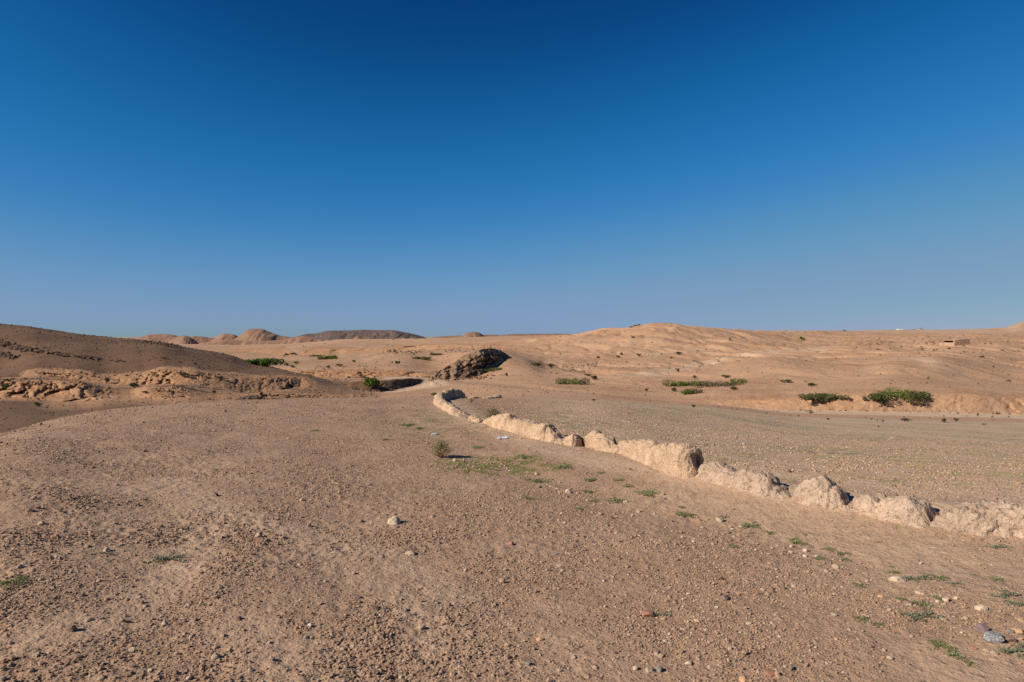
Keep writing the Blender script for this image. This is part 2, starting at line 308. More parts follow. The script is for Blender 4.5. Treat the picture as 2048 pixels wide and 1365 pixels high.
# ------------------------------------------------------------------ materials
def nd(nt, typ, **kw):
    n = nt.nodes.new(typ)
    for k, v in kw.items():
        if k.startswith('in_'):
            n.inputs[k[3:].replace('_', ' ')].default_value = v
        else:
            setattr(n, k, v)
    return n
def new_mat(name, rough=0.9):
    m = bpy.data.materials.new(name); m.use_nodes = True
    nt = m.node_tree
    b = nt.nodes['Principled BSDF']
    b.inputs['Roughness'].default_value = rough
    b.inputs['Specular IOR Level'].default_value = 0.15
    return m, nt, b
def mixc(nt, f, a, b, blend='MIX'):
    n = nd(nt, 'ShaderNodeMix', data_type='RGBA', blend_type=blend)
    for s, v in ((0, f), (6, a), (7, b)):
        if hasattr(v, 'type'): nt.links.new(v, n.inputs[s])
        else: n.inputs[s].default_value = v if s == 0 or len(v) == 4 else (*v, 1)
    return n.outputs[2]
def math_(nt, op, a, b=0.0, c=None, clamp=False):
    n = nd(nt, 'ShaderNodeMath', operation=op, use_clamp=clamp)
    for i, v in enumerate((a, b) if c is None else (a, b, c)):
        if hasattr(v, 'type'): nt.links.new(v, n.inputs[i])
        else: n.inputs[i].default_value = v
    return n.outputs[0]
def noise(nt, co, scale, detail=3, rough=0.55, stretch=None, dist=0.0):
    if stretch is not None:
        mp = nd(nt, 'ShaderNodeMapping'); mp.inputs['Scale'].default_value = stretch
        nt.links.new(co, mp.inputs[0]); co = mp.outputs[0]
    n = nd(nt, 'ShaderNodeTexNoise')
    n.inputs['Scale'].default_value = scale; n.inputs['Detail'].default_value = detail; n.inputs['Roughness'].default_value = rough
    n.inputs['Distortion'].default_value = dist
    nt.links.new(co, n.inputs['Vector'])
    return n.outputs['Fac']
def ramp(nt, v, a, b, lo=0.0, hi=1.0):
    n = nd(nt, 'ShaderNodeMapRange', clamp=True)
    nt.links.new(v, n.inputs[0])
    for i, q in enumerate((a, b, lo, hi)): n.inputs[i + 1].default_value = q
    return n.outputs[0]
def vor(nt, co, scale, feature='F1'):
    n = nd(nt, 'ShaderNodeTexVoronoi', feature=feature)
    n.inputs['Scale'].default_value = scale
    nt.links.new(co, n.inputs['Vector'])
    return n
SOIL = (0.338, 0.219, 0.141)
PALE = (0.50, 0.355, 0.240)
ORANGE = (0.375, 0.205, 0.106)
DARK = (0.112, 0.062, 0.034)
GREEN = (0.150, 0.150, 0.060)
def earth_material():
    m, nt, b = new_mat('earth', 0.95)
    geo = nd(nt, 'ShaderNodeNewGeometry')
    co = geo.outputs['Position']
    at = nd(nt, 'ShaderNodeAttribute', attribute_name='mask')
    sep = nd(nt, 'ShaderNodeSeparateColor'); nt.links.new(at.outputs['Color'], sep.inputs[0])
    pale, orange, dark, green = sep.outputs[0], sep.outputs[1], sep.outputs[2], at.outputs['Alpha']
    # distance from the mound by position: the fine gravel is only there
    sx = nd(nt, 'ShaderNodeSeparateXYZ'); nt.links.new(co, sx.inputs[0])
    far = ramp(nt, sx.outputs[1], 30, 120)
    n_big = noise(nt, co, 0.035, 5, 0.6)
    n_mid = noise(nt, co, 0.45, 5, 0.6)
    n_sm = noise(nt, co, 6.0, 4, 0.65)
    n_fine = noise(nt, co, 45.0, 3, 0.7)
    c = mixc(nt, ramp(nt, n_mid, 0.35, 0.68), (SOIL[0] * .90, SOIL[1] * .88, SOIL[2] * .88), (SOIL[0] * 1.10, SOIL[1] * 1.12, SOIL[2] * 1.14))
    c = mixc(nt, math_(nt, 'MULTIPLY', ramp(nt, n_big, 0.4, 0.62), 0.55), c, (SOIL[0] * 1.16, SOIL[1] * 1.06, SOIL[2] * 0.98))
    hill = (0.455, 0.272, 0.160)
    c = mixc(nt, math_(nt, 'MULTIPLY', far, 0.85), c, hill)
    patch = math_(nt, 'MULTIPLY', ramp(nt, noise(nt, co, 0.022, 4, 0.55, stretch=(1, 0.55, 1), dist=0.6), 0.50, 0.62), math_(nt, 'MULTIPLY', far, 0.5))
    c = mixc(nt, patch, c, (0.33, 0.208, 0.128))
    fl = vor(nt, co, 0.8); fs = nd(nt, 'ShaderNodeSeparateColor'); nt.links.new(fl.outputs['Color'], fs.inputs[0])
    fleck = math_(nt, 'MULTIPLY', math_(nt, 'MULTIPLY', ramp(nt, fl.outputs['Distance'], 0.26, 0.14), ramp(nt, fs.outputs[1], 0.82, 0.84)), math_(nt, 'MULTIPLY', far, 0.7))
    c = mixc(nt, fleck, c, (0.16, 0.11, 0.07))
    st = noise(nt, co, 0.30, 6, 0.72, dist=1.2)
    c = mixc(nt, math_(nt, 'MULTIPLY', ramp(nt, st, 0.50, 0.72), math_(nt, 'MULTIPLY', far, 0.45)), c, (0.30, 0.19, 0.115))
    c = mixc(nt, math_(nt, 'MULTIPLY', ramp(nt, st, 0.46, 0.30), math_(nt, 'MULTIPLY', far, 0.35)), c, (0.52, 0.345, 0.225))
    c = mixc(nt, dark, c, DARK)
    br = noise(nt, co, 1.1, 6, 0.75, stretch=(1, 1, 2.2), dist=0.8)
    oc = mixc(nt, ramp(nt, br, 0.34, 0.66), (ORANGE[0] * 0.62, ORANGE[1] * 0.60, ORANGE[2] * 0.60), (ORANGE[0] * 1.25, ORANGE[1] * 1.28, ORANGE[2] * 1.32))
    c = mixc(nt, orange, c, oc)
    c = mixc(nt, pale, c, PALE)
    # small stones: cells each with a tone of its own
    v1 = vor(nt, co, 55.0); v2 = vor(nt, co, 15.0); v3 = vor(nt, co, 3.5)
    def speck(v, thr, amt, sel):
        s = nd(nt, 'ShaderNodeSeparateColor'); nt.links.new(v.outputs['Color'], s.inputs[0])
        on = math_(nt, 'MULTIPLY', ramp(nt, v.outputs['Distance'], thr, thr * 0.75, 0, 1), ramp(nt, s.outputs[1], sel, sel + 0.02))
        tone = ramp(nt, s.outputs[0], 0, 1, 0.6, 1.45)
        return math_(nt, 'MULTIPLY', on, amt), tone
    soft = math_(nt, 'SUBTRACT', 1.0, math_(nt, 'MAXIMUM', math_(nt, 'MAXIMUM', math_(nt, 'MULTIPLY', pale, 0.7), math_(nt, 'MULTIPLY', orange, 0.75)), math_(nt, 'MULTIPLY', far, math_(nt, 'SUBTRACT', 0.6, math_(nt, 'MULTIPLY', dark, 0.6)))))
    for v, thr, amt, sel in ((v1, 0.42, 0.75, 0.35), (v2, 0.34, 0.65, 0.62), (v3, 0.22, 0.5, 0.72)):
        on, tone = speck(v, thr, amt, sel)
        on = math_(nt, 'MULTIPLY', on, soft)
        g = nd(nt, 'ShaderNodeMix', data_type='RGBA', blend_type='MULTIPLY'); g.inputs[0].default_value = 1
        cc = nd(nt, 'ShaderNodeCombineColor')
        for i in range(3): nt.links.new(tone, cc.inputs[i])
        nt.links.new(c, g.inputs[6]); nt.links.new(cc.outputs[0], g.inputs[7])
        c = mixc(nt, on, c, g.outputs[2])
    tone = mixc(nt, far, (1, 1, 1), (1, 1, 1)) if False else ramp(nt, n_sm, 0.3, 0.7, 0.90, 1.10)
    cc = nd(nt, 'ShaderNodeCombineColor')
    for i in range(3): nt.links.new(tone, cc.inputs[i])
    c = mixc(nt, 1.0, c, cc.outputs[0], 'MULTIPLY')
    # green haze of small weeds, broken up
    gmask = math_(nt, 'MULTIPLY', green, ramp(nt, noise(nt, co, 3.2, 5, 0.7), 0.47, 0.60), clamp=True)
    c = mixc(nt, gmask, c, GREEN)
    nt.links.new(c, b.inputs['Base Color'])
    # relief
    h = math_(nt, 'ADD', math_(nt, 'MULTIPLY', n_fine, 0.010), math_(nt, 'MULTIPLY', n_sm, 0.035))
    h = math_(nt, 'ADD', h, math_(nt, 'MULTIPLY', ramp(nt, v1.outputs['Distance'], 0.5, 0.0), 0.0035))
    h = math_(nt, 'ADD', h, math_(nt, 'MULTIPLY', ramp(nt, v2.outputs['Distance'], 0.36, 0.0), 0.008))
    h = math_(nt, 'ADD', h, math_(nt, 'MULTIPLY', n_mid, math_(nt, 'MULTIPLY', far, 0.30)))
    h = math_(nt, 'ADD', h, math_(nt, 'MULTIPLY', noise(nt, co, 1.6, 5, 0.7), math_(nt, 'MULTIPLY', far, 0.16)))
    h = math_(nt, 'ADD', h, math_(nt, 'MULTIPLY', br, math_(nt, 'MULTIPLY', orange, math_(nt, 'MULTIPLY', far, 0.9))))
    h = math_(nt, 'ADD', h, math_(nt, 'MULTIPLY', st, math_(nt, 'MULTIPLY', far, 0.5)))
    bp = nd(nt, 'ShaderNodeBump'); bp.inputs['Distance'].default_value = 1.0
    nt.links.new(ramp(nt, sx.outputs[1], 8, 40, 0.8, 0.45), bp.inputs['Strength'])
    nt.links.new(h, bp.inputs['Height']); nt.links.new(bp.outputs[0], b.inputs['Normal'])
    return m
def rocky(name, c1, c2, scale=6.0, bump=0.02, speck=0.0, strata=None):
    m, nt, b = new_mat(name, 0.92)
    tc = nd(nt, 'ShaderNodeNewGeometry'); co = tc.outputs['Position']
    n1 = noise(nt, co, scale, 5, 0.62, stretch=strata); n2 = noise(nt, co, scale * 6, 4, 0.7); n3 = noise(nt, co, scale * 0.2, 3, 0.5)
    c = mixc(nt, ramp(nt, n1, 0.32, 0.68), c1, c2)
    t = ramp(nt, n2, 0.25, 0.75, 0.75, 1.25); cc = nd(nt, 'ShaderNodeCombineColor')
    for i in range(3): nt.links.new(t, cc.inputs[i])
    c = mixc(nt, 1.0, c, cc.outputs[0], 'MULTIPLY')
    t = ramp(nt, n3, 0.3, 0.7, 0.88, 1.12); cc = nd(nt, 'ShaderNodeCombineColor')
    for i in range(3): nt.links.new(t, cc.inputs[i])
    c = mixc(nt, 1.0, c, cc.outputs[0], 'MULTIPLY')
    v = vor(nt, co, scale * 6)
    if speck:
        s = nd(nt, 'ShaderNodeSeparateColor'); nt.links.new(v.outputs['Color'], s.inputs[0])
        on = math_(nt, 'MULTIPLY', ramp(nt, v.outputs['Distance'], 0.3, 0.22, 0, speck), ramp(nt, s.outputs[1], 0.7, 0.72))
        c = mixc(nt, on, c, mixc(nt, s.outputs[0], (0.14, 0.09, 0.07), (0.62, 0.47, 0.34)))
    nt.links.new(c, b.inputs['Base Color'])
    h = math_(nt, 'ADD', math_(nt, 'MULTIPLY', n1, bump), math_(nt, 'MULTIPLY', n2, bump * 0.45))
    h = math_(nt, 'ADD', h, math_(nt, 'MULTIPLY', v.outputs['Distance'], -bump * 0.22))
    bp = nd(nt, 'ShaderNodeBump'); bp.inputs['Strength'].default_value = 0.9; bp.inputs['Distance'].default_value = 1.0
    nt.links.new(h, bp.inputs['Height']); nt.links.new(bp.outputs[0], b.inputs['Normal'])
    return m
def stone_mat(name, c1, c2):
    m, nt, b = new_mat(name, 0.8)
    tc = nd(nt, 'ShaderNodeTexCoord'); co = tc.outputs['Object']
    n1 = noise(nt, co, 2.2, 5, 0.65); n2 = noise(nt, co, 14, 3, 0.7)
    c = mixc(nt, ramp(nt, n1, 0.3, 0.7), c1, c2)
    t = ramp(nt, n2, 0.25, 0.75, 0.8, 1.2); cc = nd(nt, 'ShaderNodeCombineColor')
    for i in range(3): nt.links.new(t, cc.inputs[i])
    c = mixc(nt, 1.0, c, cc.outputs[0], 'MULTIPLY')
    nt.links.new(c, b.inputs['Base Color'])
    bp = nd(nt, 'ShaderNodeBump'); bp.inputs['Strength'].default_value = 0.4; bp.inputs['Distance'].default_value = 0.01
    nt.links.new(n2, bp.inputs['Height']); nt.links.new(bp.outputs[0], b.inputs['Normal'])
    return m
def veined_mat(name):
    m, nt, b = new_mat(name, 0.7)
    tc = nd(nt, 'ShaderNodeTexCoord'); co = tc.outputs['Object']
    n1 = noise(nt, co, 1.6, 6, 0.7, dist=2.5); n2 = noise(nt, co, 9, 4, 0.7)
    c = mixc(nt, ramp(nt, n1, 0.40, 0.60), (0.17, 0.165, 0.16), (0.44, 0.42, 0.41))
    c = mixc(nt, ramp(nt, n2, 0.58, 0.66), c, (0.62, 0.60, 0.58))
    c = mixc(nt, ramp(nt, noise(nt, co, 3.0, 4, 0.7), 0.60, 0.68), c, (0.30, 0.21, 0.145))
    nt.links.new(c, b.inputs['Base Color'])
    bp = nd(nt, 'ShaderNodeBump'); bp.inputs['Strength'].default_value = 0.8; bp.inputs['Distance'].default_value = 0.02
    nt.links.new(n1, bp.inputs['Height']); nt.links.new(bp.outputs[0], b.inputs['Normal'])
    return m
def gravel_mat():
    m, nt, b = new_mat('gravel', 0.85)
    at = nd(nt, 'ShaderNodeAttribute', attribute_name='tone', attribute_type='INSTANCER')
    nt.links.new(at.outputs['Color'], b.inputs['Base Color'])
    return m
def leaf_mat(name, c1, c2, c3=None):
    m, nt, b = new_mat(name, 0.6)
    at = nd(nt, 'ShaderNodeAttribute', attribute_name='leaf')
    s = nd(nt, 'ShaderNodeSeparateColor'); nt.links.new(at.outputs['Color'], s.inputs[0])
    c = mixc(nt, s.outputs[0], c1, c2)
    if c3: c = mixc(nt, ramp(nt, s.outputs[1], 0.8, 0.82), c, c3)
    nt.links.new(c, b.inputs['Base Color'])
    tr = nd(nt, 'ShaderNodeBsdfTranslucent'); nt.links.new(c, tr.inputs[0])
    mx = nd(nt, 'ShaderNodeMixShader'); mx.inputs[0].default_value = 0.25
    nt.links.new(b.outputs[0], mx.inputs[1]); nt.links.new(tr.outputs[0], mx.inputs[2])
    nt.links.new(mx.outputs[0], nt.nodes['Material Output'].inputs[0])
    return m
def plain(name, c, rough=0.7):
    m, nt, b = new_mat(name, rough)
    tc = nd(nt, 'ShaderNodeNewGeometry')
    n = noise(nt, tc.outputs['Position'], 1.5, 4, 0.6)
    nt.links.new(mixc(nt, n, tuple(q * 0.8 for q in c), tuple(min(1, q * 1.2) for q in c)), b.inputs['Base Color'])
    return m
M = {
 'earth': earth_material(),
 'adobe': rocky('adobe', (0.40, 0.268, 0.170), (0.54, 0.38, 0.255), 6.0, 0.06, 0.6),
 'adobe_dusty': rocky('adobe_dusty', (0.38, 0.265, 0.185), (0.50, 0.37, 0.27), 6.0, 0.055, 0.8),
 'outcrop': rocky('outcrop', (0.060, 0.037, 0.025), (0.25, 0.150, 0.092), 0.20, 0.5, 0, (1, 1, 3)),
 'outcrop_bed': rocky('outcrop_bed', (0.17, 0.105, 0.063), (0.33, 0.210, 0.130), 0.25, 0.5, 0, (1, 1, 3)),
 'ledge': rocky('ledge', (0.055, 0.036, 0.025), (0.17, 0.105, 0.068), 0.6, 0.2),
 'mesa': rocky('mesa', (0.205, 0.115, 0.075), (0.275, 0.160, 0.105), 0.012, 1.6, 0, (1, 1, 4)),
 'mesa_dark': rocky('mesa_dark', (0.098, 0.070, 0.060), (0.140, 0.098, 0.080), 0.01, 1.6),
 'mesa_brown': rocky('mesa_brown', (0.185, 0.110, 0.072), (0.255, 0.155, 0.102), 0.01, 1.6, 0, (1, 1, 5)),
 'gravel': gravel_mat(),
 'cream': stone_mat('cream_stone', (0.44, 0.33, 0.225), (0.56, 0.44, 0.32)),
 'tan': stone_mat('tan_stone', (0.34, 0.25, 0.17), (0.45, 0.34, 0.24)),
 'brown': stone_mat('brown_stone', (0.17, 0.11, 0.08), (0.26, 0.17, 0.12)),
 'red': stone_mat('red_stone', (0.30, 0.14, 0.09), (0.40, 0.21, 0.14)),
 'orange': stone_mat('orange_stone', (0.50, 0.27, 0.13), (0.58, 0.36, 0.2)),
 'purple': stone_mat('purple_stone', (0.17, 0.11, 0.11), (0.25, 0.17, 0.16)),
 'grey': stone_mat('grey_stone', (0.15, 0.14, 0.125), (0.26, 0.24, 0.215)),
 'marble': veined_mat('veined_stone'),
 'white': stone_mat('white_stone', (0.54, 0.46, 0.38), (0.66, 0.60, 0.52)),
 'twig': plain('twig', (0.16, 0.11, 0.07), 0.9),
 'leaf_bright': leaf_mat('leaf_bright', (0.050, 0.088, 0.014), (0.15, 0.21, 0.035)),
 'leaf_dark': leaf_mat('leaf_dark', (0.052, 0.066, 0.022), (0.150, 0.165, 0.058)),
 'leaf_olive': leaf_mat('leaf_olive', (0.075, 0.076, 0.032), (0.165, 0.155, 0.066), (0.20, 0.14, 0.08)),
 'leaf_grey': leaf_mat('leaf_grey', (0.12, 0.108, 0.065), (0.23, 0.195, 0.12), (0.22, 0.15, 0.09)),
 'leaf_dry': leaf_mat('leaf_dry', (0.44, 0.38, 0.18), (0.60, 0.50, 0.28), (0.28, 0.19, 0.10)),
 'leaf_weed': leaf_mat('leaf_weed', (0.155, 0.178, 0.075), (0.30, 0.305, 0.145)),
 'leaf_bluish': leaf_mat('leaf_bluish', (0.140, 0.160, 0.100), (0.26, 0.275, 0.175)),
 'grass': leaf_mat('grass', (0.085, 0.115, 0.035), (0.18, 0.19, 0.065)),
}

# ------------------------------------------------------------------ object helpers
def mesh_np(name, V, Fq, mat, smooth=True, slots=None, midx=None):
    """V (n,3), Fq list of arrays of equal-length faces or one (m,k) array"""
    me = bpy.data.meshes.new(name)
    V = np.asarray(V, np.float32)
    fs = Fq if isinstance(Fq, list) else [Fq]
    fs = [np.asarray(f, np.int32) for f in fs if len(f)]
    me.vertices.add(len(V)); me.vertices.foreach_set('co', V.ravel())
    tot = sum(f.size for f in fs); n = sum(len(f) for f in fs)
    me.loops.add(tot); me.loops.foreach_set('vertex_index', np.concatenate([f.ravel() for f in fs]))
    starts = []; s = 0
    for f in fs:
        starts.append(s + np.arange(len(f)) * f.shape[1]); s += f.size
    me.polygons.add(n); me.polygons.foreach_set('loop_start', np.concatenate(starts).astype(np.int32))
    me.polygons.foreach_set('use_smooth', np.full(n, smooth))
    for mm in (mat if isinstance(mat, list) else [mat]): me.materials.append(mm)
    if midx is not None: me.polygons.foreach_set('material_index', np.asarray(midx, np.int32))
    me.update(calc_edges=True)
    return me
def link(name, me, parent=None, **props):
    o = bpy.data.objects.new(name, me); COL.objects.link(o)
    if parent is not None: o.parent = parent
    for k, v in props.items():
        if v is not None: o[k] = v
    return o
def empty(name, loc, **props):
    o = link(name, None, **props); o.location = loc; return o
def set_attr(me, name, arr, dom='POINT', typ='FLOAT_COLOR'):
    a = me.attributes.new(name, typ, dom)
    a.data.foreach_set('color' if typ == 'FLOAT_COLOR' else ('vector' if typ == 'FLOAT_VECTOR' else 'value'), np.asarray(arr, np.float32).ravel())

# ------------------------------------------------------------------ ground masks (what the soil is, plus painted shade on one river bank)
kk = rows_k[None, :] + rows_t[None, :]
PXg = np.broadcast_to(px_cols[:, None], Dg.shape)
def band(a, b, e=0.35):
    """1 between profile lines a and b"""
    ka, kb = LN[a], LN[b]
    return sstep(kk, ka - e, ka + 0.02) * (1 - sstep(kk, kb - 0.02, kb + e))
nz1 = fbm(Xg / 6, Dg / 6, 4, 301); nz2 = fbm(Xg / 25, Dg / 40, 4, 311)
def brink(b, t, over, rag=2.0):
    db = np.exp(LD[:, LN[b]])[:, None]; dt = np.exp(LD[:, LN[t]])[:, None]
    q = Dg - rag * nz1
    return sstep(q, db - 2.0, db + 0.5) * (1 - sstep(q, dt + over * 0.3, dt + over))
def pwin(a, b, e=40): return sstep(PXg, a - e, a) * (1 - sstep(PXg, b, b + e))
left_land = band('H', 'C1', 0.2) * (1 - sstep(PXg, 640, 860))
orange = np.clip(brink('Ab', 'At', 4, 5) * pwin(-1500, 800) * (0.8 + 0.5 * nz1) + brink('Cb', 'Ct', 4, 5) * pwin(60, 615, 25) * 0.95
   + brink('FB', 'FT', 4, 5) * pwin(590, 880) + brink('FB', 'FT', 5, 6) * pwin(1380, 2600) * (0.50 + 0.4 * nz1)
   + band('BB', 'BT', 0.2) * 0.5 * pwin(430, 1050)
   + 0
   + 0.75 * sstep(nz1 + nz2, 0.05, 0.35) * band('Ab', 'Cb', 0.1) * pwin(-100, 640)
   + 0.5 * pwin(95, 640) * sstep(Dg, 62, 76) * band('H', 'Ab', 0.1) * (0.8 + 0.8 * nz1)
   + 0.45 * band('H2', 'FB', 0.6) * pwin(1220, 1420, 60) + 0.35 * sstep(nz2, -0.1, 0.3) * band('FT', 'C2'), 0, 1)
orange = np.maximum(orange, 0.6 * band('At', 'Cb', 0.1) * pwin(215, 520, 40) * sstep(nz1, -0.25, 0.2))
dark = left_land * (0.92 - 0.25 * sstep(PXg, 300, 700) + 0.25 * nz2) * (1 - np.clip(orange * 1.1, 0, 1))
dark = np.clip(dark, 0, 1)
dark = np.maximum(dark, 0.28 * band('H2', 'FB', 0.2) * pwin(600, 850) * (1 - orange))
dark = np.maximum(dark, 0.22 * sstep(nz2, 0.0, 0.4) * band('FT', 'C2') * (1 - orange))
TRACKS = []
def track(pts, w, keep=None):
    """pale wheel track along a polyline of ground points seen at (px, py); w in metres"""
    P = np.array([ground_at(x, y, dm)[:2] for x, y, dm in pts])
    if keep is not None: keep.append((P, w))
    lo = P.min(0) - 8 * w; hi = P.max(0) + 8 * w
    out = np.zeros(Xg.shape)
    m = (Xg > lo[0]) & (Xg < hi[0]) & (Dg > lo[1]) & (Dg < hi[1])
    if m.any():
        d, _, _ = seg_dist(Xg[m], Dg[m], P)
        out[m] = (1 - sstep(d / w + 0.5 * nz1[m], 0.2, 1.5)) * (0.8 + 0.9 * nz1[m])
    return out
pale = band('R', 'FB', 0.15) * np.maximum(pwin(775, 885, 15) * 0.8, pwin(1440, 2700, 60) * 1.1)
pale = np.maximum(pale, 0.7 * track([(728, 722, 250), (760, 712, 250), (810, 706, 250), (880, 702, 250), (960, 700, 250)], 2.2))
pale = np.maximum(pale, 0.75 * track([(1255, 752, 150), (1330, 742, 150), (1420, 728, 150), (1500, 712, 150), (1560, 702, 160), (1650, 697, 200)], 7.0))
pale = np.maximum(pale, 0.35 * track([(1100, 742, 150), (1200, 722, 150), (1290, 712, 200), (1400, 700, 200)], 3.0))
pale = np.maximum(pale, 0.5 * track([(1640, 722, 150), (1740, 714, 150), (1800, 712, 150), (1850, 722, 150), (1890, 740, 150)], 4.0))
pale = np.maximum(pale, 0.75 * band('C2h', 'P2', 0.2) * pwin(1660, 2020) * sstep(nz2, -0.2, 0.2))
pale = np.maximum(pale, 0.5 * band('C2', 'C2h', 0.5) * pwin(1360, 1600))
pale = np.maximum(pale, 0.6 * band('P1', 'P2', 0.15) * pwin(470, 900, 60) * sstep(fbm(Xg / 300, Dg / 60, 3, 331), 0.0, 0.3))
pale = np.maximum(pale, 0.5 * track([(590, 700, 400), (640, 686, 500), (700, 681, 500), (745, 678, 500)], 7.0))
# dusty, trodden tracks on the mound
mound = 1 - sstep(kk, LN['E'], LN['H'])
dust = np.zeros(Xg.shape)
for pts, w, a in (([(330, 960, 3), (420, 1010, 3), (500, 1040, 3), (600, 1070, 3), (760, 1110, 3), (900, 1190, 3)], 0.24, 0.55),
                  ([(380, 935, 3), (450, 925, 3), (520, 905, 3), (540, 885, 3), (470, 870, 3)], 0.38, 0.45),
                  ([(100, 1270, 3), (240, 1230, 3), (330, 1170, 3), (420, 1060, 3)], 0.26, 0.45),
                  ([(870, 1290, 3), (800, 1200, 3), (700, 1130, 3), (620, 1090, 3)], 0.20, 0.4),
                  ([(0, 960, 3), (140, 965, 3), (300, 985, 3), (400, 1010, 3)], 0.26, 0.4),
                  ([(600, 1390, 3), (560, 1310, 3), (480, 1250, 3)], 0.24, 0.4),
                  ([(1400, 980, 3), (1560, 1040, 3), (1760, 1110, 3), (2048, 1160, 3)], 0.9, 0.6),
                  ([(1880, 1330, 3), (1990, 1345, 3), (2100, 1300, 3)], 0.4, 0.5)):
    dust = np.maximum(dust, a * track(pts, w, TRACKS))
dust = np.clip(dust * (1.1 + 0.8 * nz1) + 0.15 * sstep(fbm(Xg / 0.9, Dg / 0.9, 4, 341), 0.1, 0.4) * mound, 0, 0.9)
pale = np.maximum(pale, dust * mound * 0.6)
wd, wside, wtt = seg_dist(Xg, Dg, WALL_LINE)
pale = np.maximum(pale, 0.55 * (1 - sstep(wd, 0.25, 0.75)) * mound)
beyond = (1 - sstep(kk, LN['H'], LN['Ab'])) * sstep(PXg, 1000, 1150) * (wside > 0) * sstep(wd, 0.3, 1.2)
green = beyond * sstep(fbm(Xg / 5, Dg / 7, 3, 351), -0.25, 0.2) * 0.85 * sstep(Dg, 9, 13)
green = np.maximum(green, 0.6 * mound * (1 - sstep(np.hypot((Xg + 1.1) / 2.6, (Dg - 14.5) / 3.5), 0.4, 1.0)))
green = np.maximum(green, 0.25 * band('FT', 'BT') * pwin(560, 900) * sstep(nz1, 0, 0.3))
pale = np.maximum(pale, 0.75 * beyond)
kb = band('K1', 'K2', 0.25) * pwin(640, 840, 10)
dark = np.maximum(dark, 0.85 * kb); orange = orange * (1 - kb); pale = pale * (1 - kb)  # shade painted into the bank face that turns away from the sun
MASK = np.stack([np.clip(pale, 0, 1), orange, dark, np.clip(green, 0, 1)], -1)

# ------------------------------------------------------------------ ground meshes, split where the land divides
idx = np.arange(Xg.size).reshape(Xg.shape)
A_ = idx[:-1, :-1]; B_ = idx[1:, :-1]; C_ = idx[1:, 1:]; D_ = idx[:-1, 1:]
quads = np.stack([A_, B_, C_, D_], -1)
VG = np.stack([Xg, Dg, Zg], -1).reshape(-1, 3)
# vertex normals of the whole grid so that the seams between pieces stay invisible
P3 = np.stack([Xg, Dg, Zg], -1)
du = np.gradient(P3, axis=0); dv = np.gradient(P3, axis=1)
NG = np.cross(du, dv); NG /= np.linalg.norm(NG, axis=-1, keepdims=True) + 1e-12
NG = NG.reshape(-1, 3)
rk = rows_k[:-1][None, :] + 0 * quads[..., 0]
cpx = px_cols[:-1][:, None] + 0 * quads[..., 0]
region = np.zeros(rk.shape, int)
region[(rk >= LN['H']) & (cpx < 880)] = 1
region[(rk >= LN['H']) & (cpx >= 880)] = 2
region[(rk >= LN['H2'])] = 3
region[(rk >= LN['R']) & (rk < LN['FB']) & (cpx > 770)] = 4
region[(rk >= LN['FB'])] = 5
region[(rk >= LN['M2h']) & (cpx < 1010)] = 3
region[(rk >= LN['C2h'])] = 6
NAMES = ['ground', 'hillside', 'valley_floor', 'terrace', 'dry_riverbed', 'hill', 'plain']
TXT = ['gravelly mound of brown earth in front of everything', 'dark brown stony hillside cut by gullies', 'smooth tan ground between the mound and the river', 'tan terraces with eroded banks', 'pale silt bed of the dry river', 'broad tan hill rising to the skyline', 'far tan plain under the mesas']
for r in range(7):
    q = quads[region == r]
    if not len(q): continue
    used, inv = np.unique(q.ravel(), return_inverse=True)
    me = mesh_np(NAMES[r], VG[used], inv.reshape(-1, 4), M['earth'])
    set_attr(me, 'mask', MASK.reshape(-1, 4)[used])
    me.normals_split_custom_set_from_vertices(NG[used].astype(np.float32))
    link(NAMES[r], me, kind='structure', label=TXT[r])
# the mound goes on behind the camera
gx, gy = np.meshgrid(np.linspace(-70, 70, 60), np.linspace(-70, 1.7, 30), indexing='ij')
gz = -0.03 + 0.03 * fbm(gx / 3, gy / 3, 3, 401) - 0.0009 * gx ** 2
ii = np.arange(gx.size).reshape(gx.shape)
me = mesh_np('ground', np.stack([gx, gy, gz], -1).reshape(-1, 3), np.stack([ii[:-1, :-1], ii[1:, :-1], ii[1:, 1:], ii[:-1, 1:]], -1).reshape(-1, 4), M['earth'])
link('ground', me, kind='structure', label='the same gravelly mound going on behind')
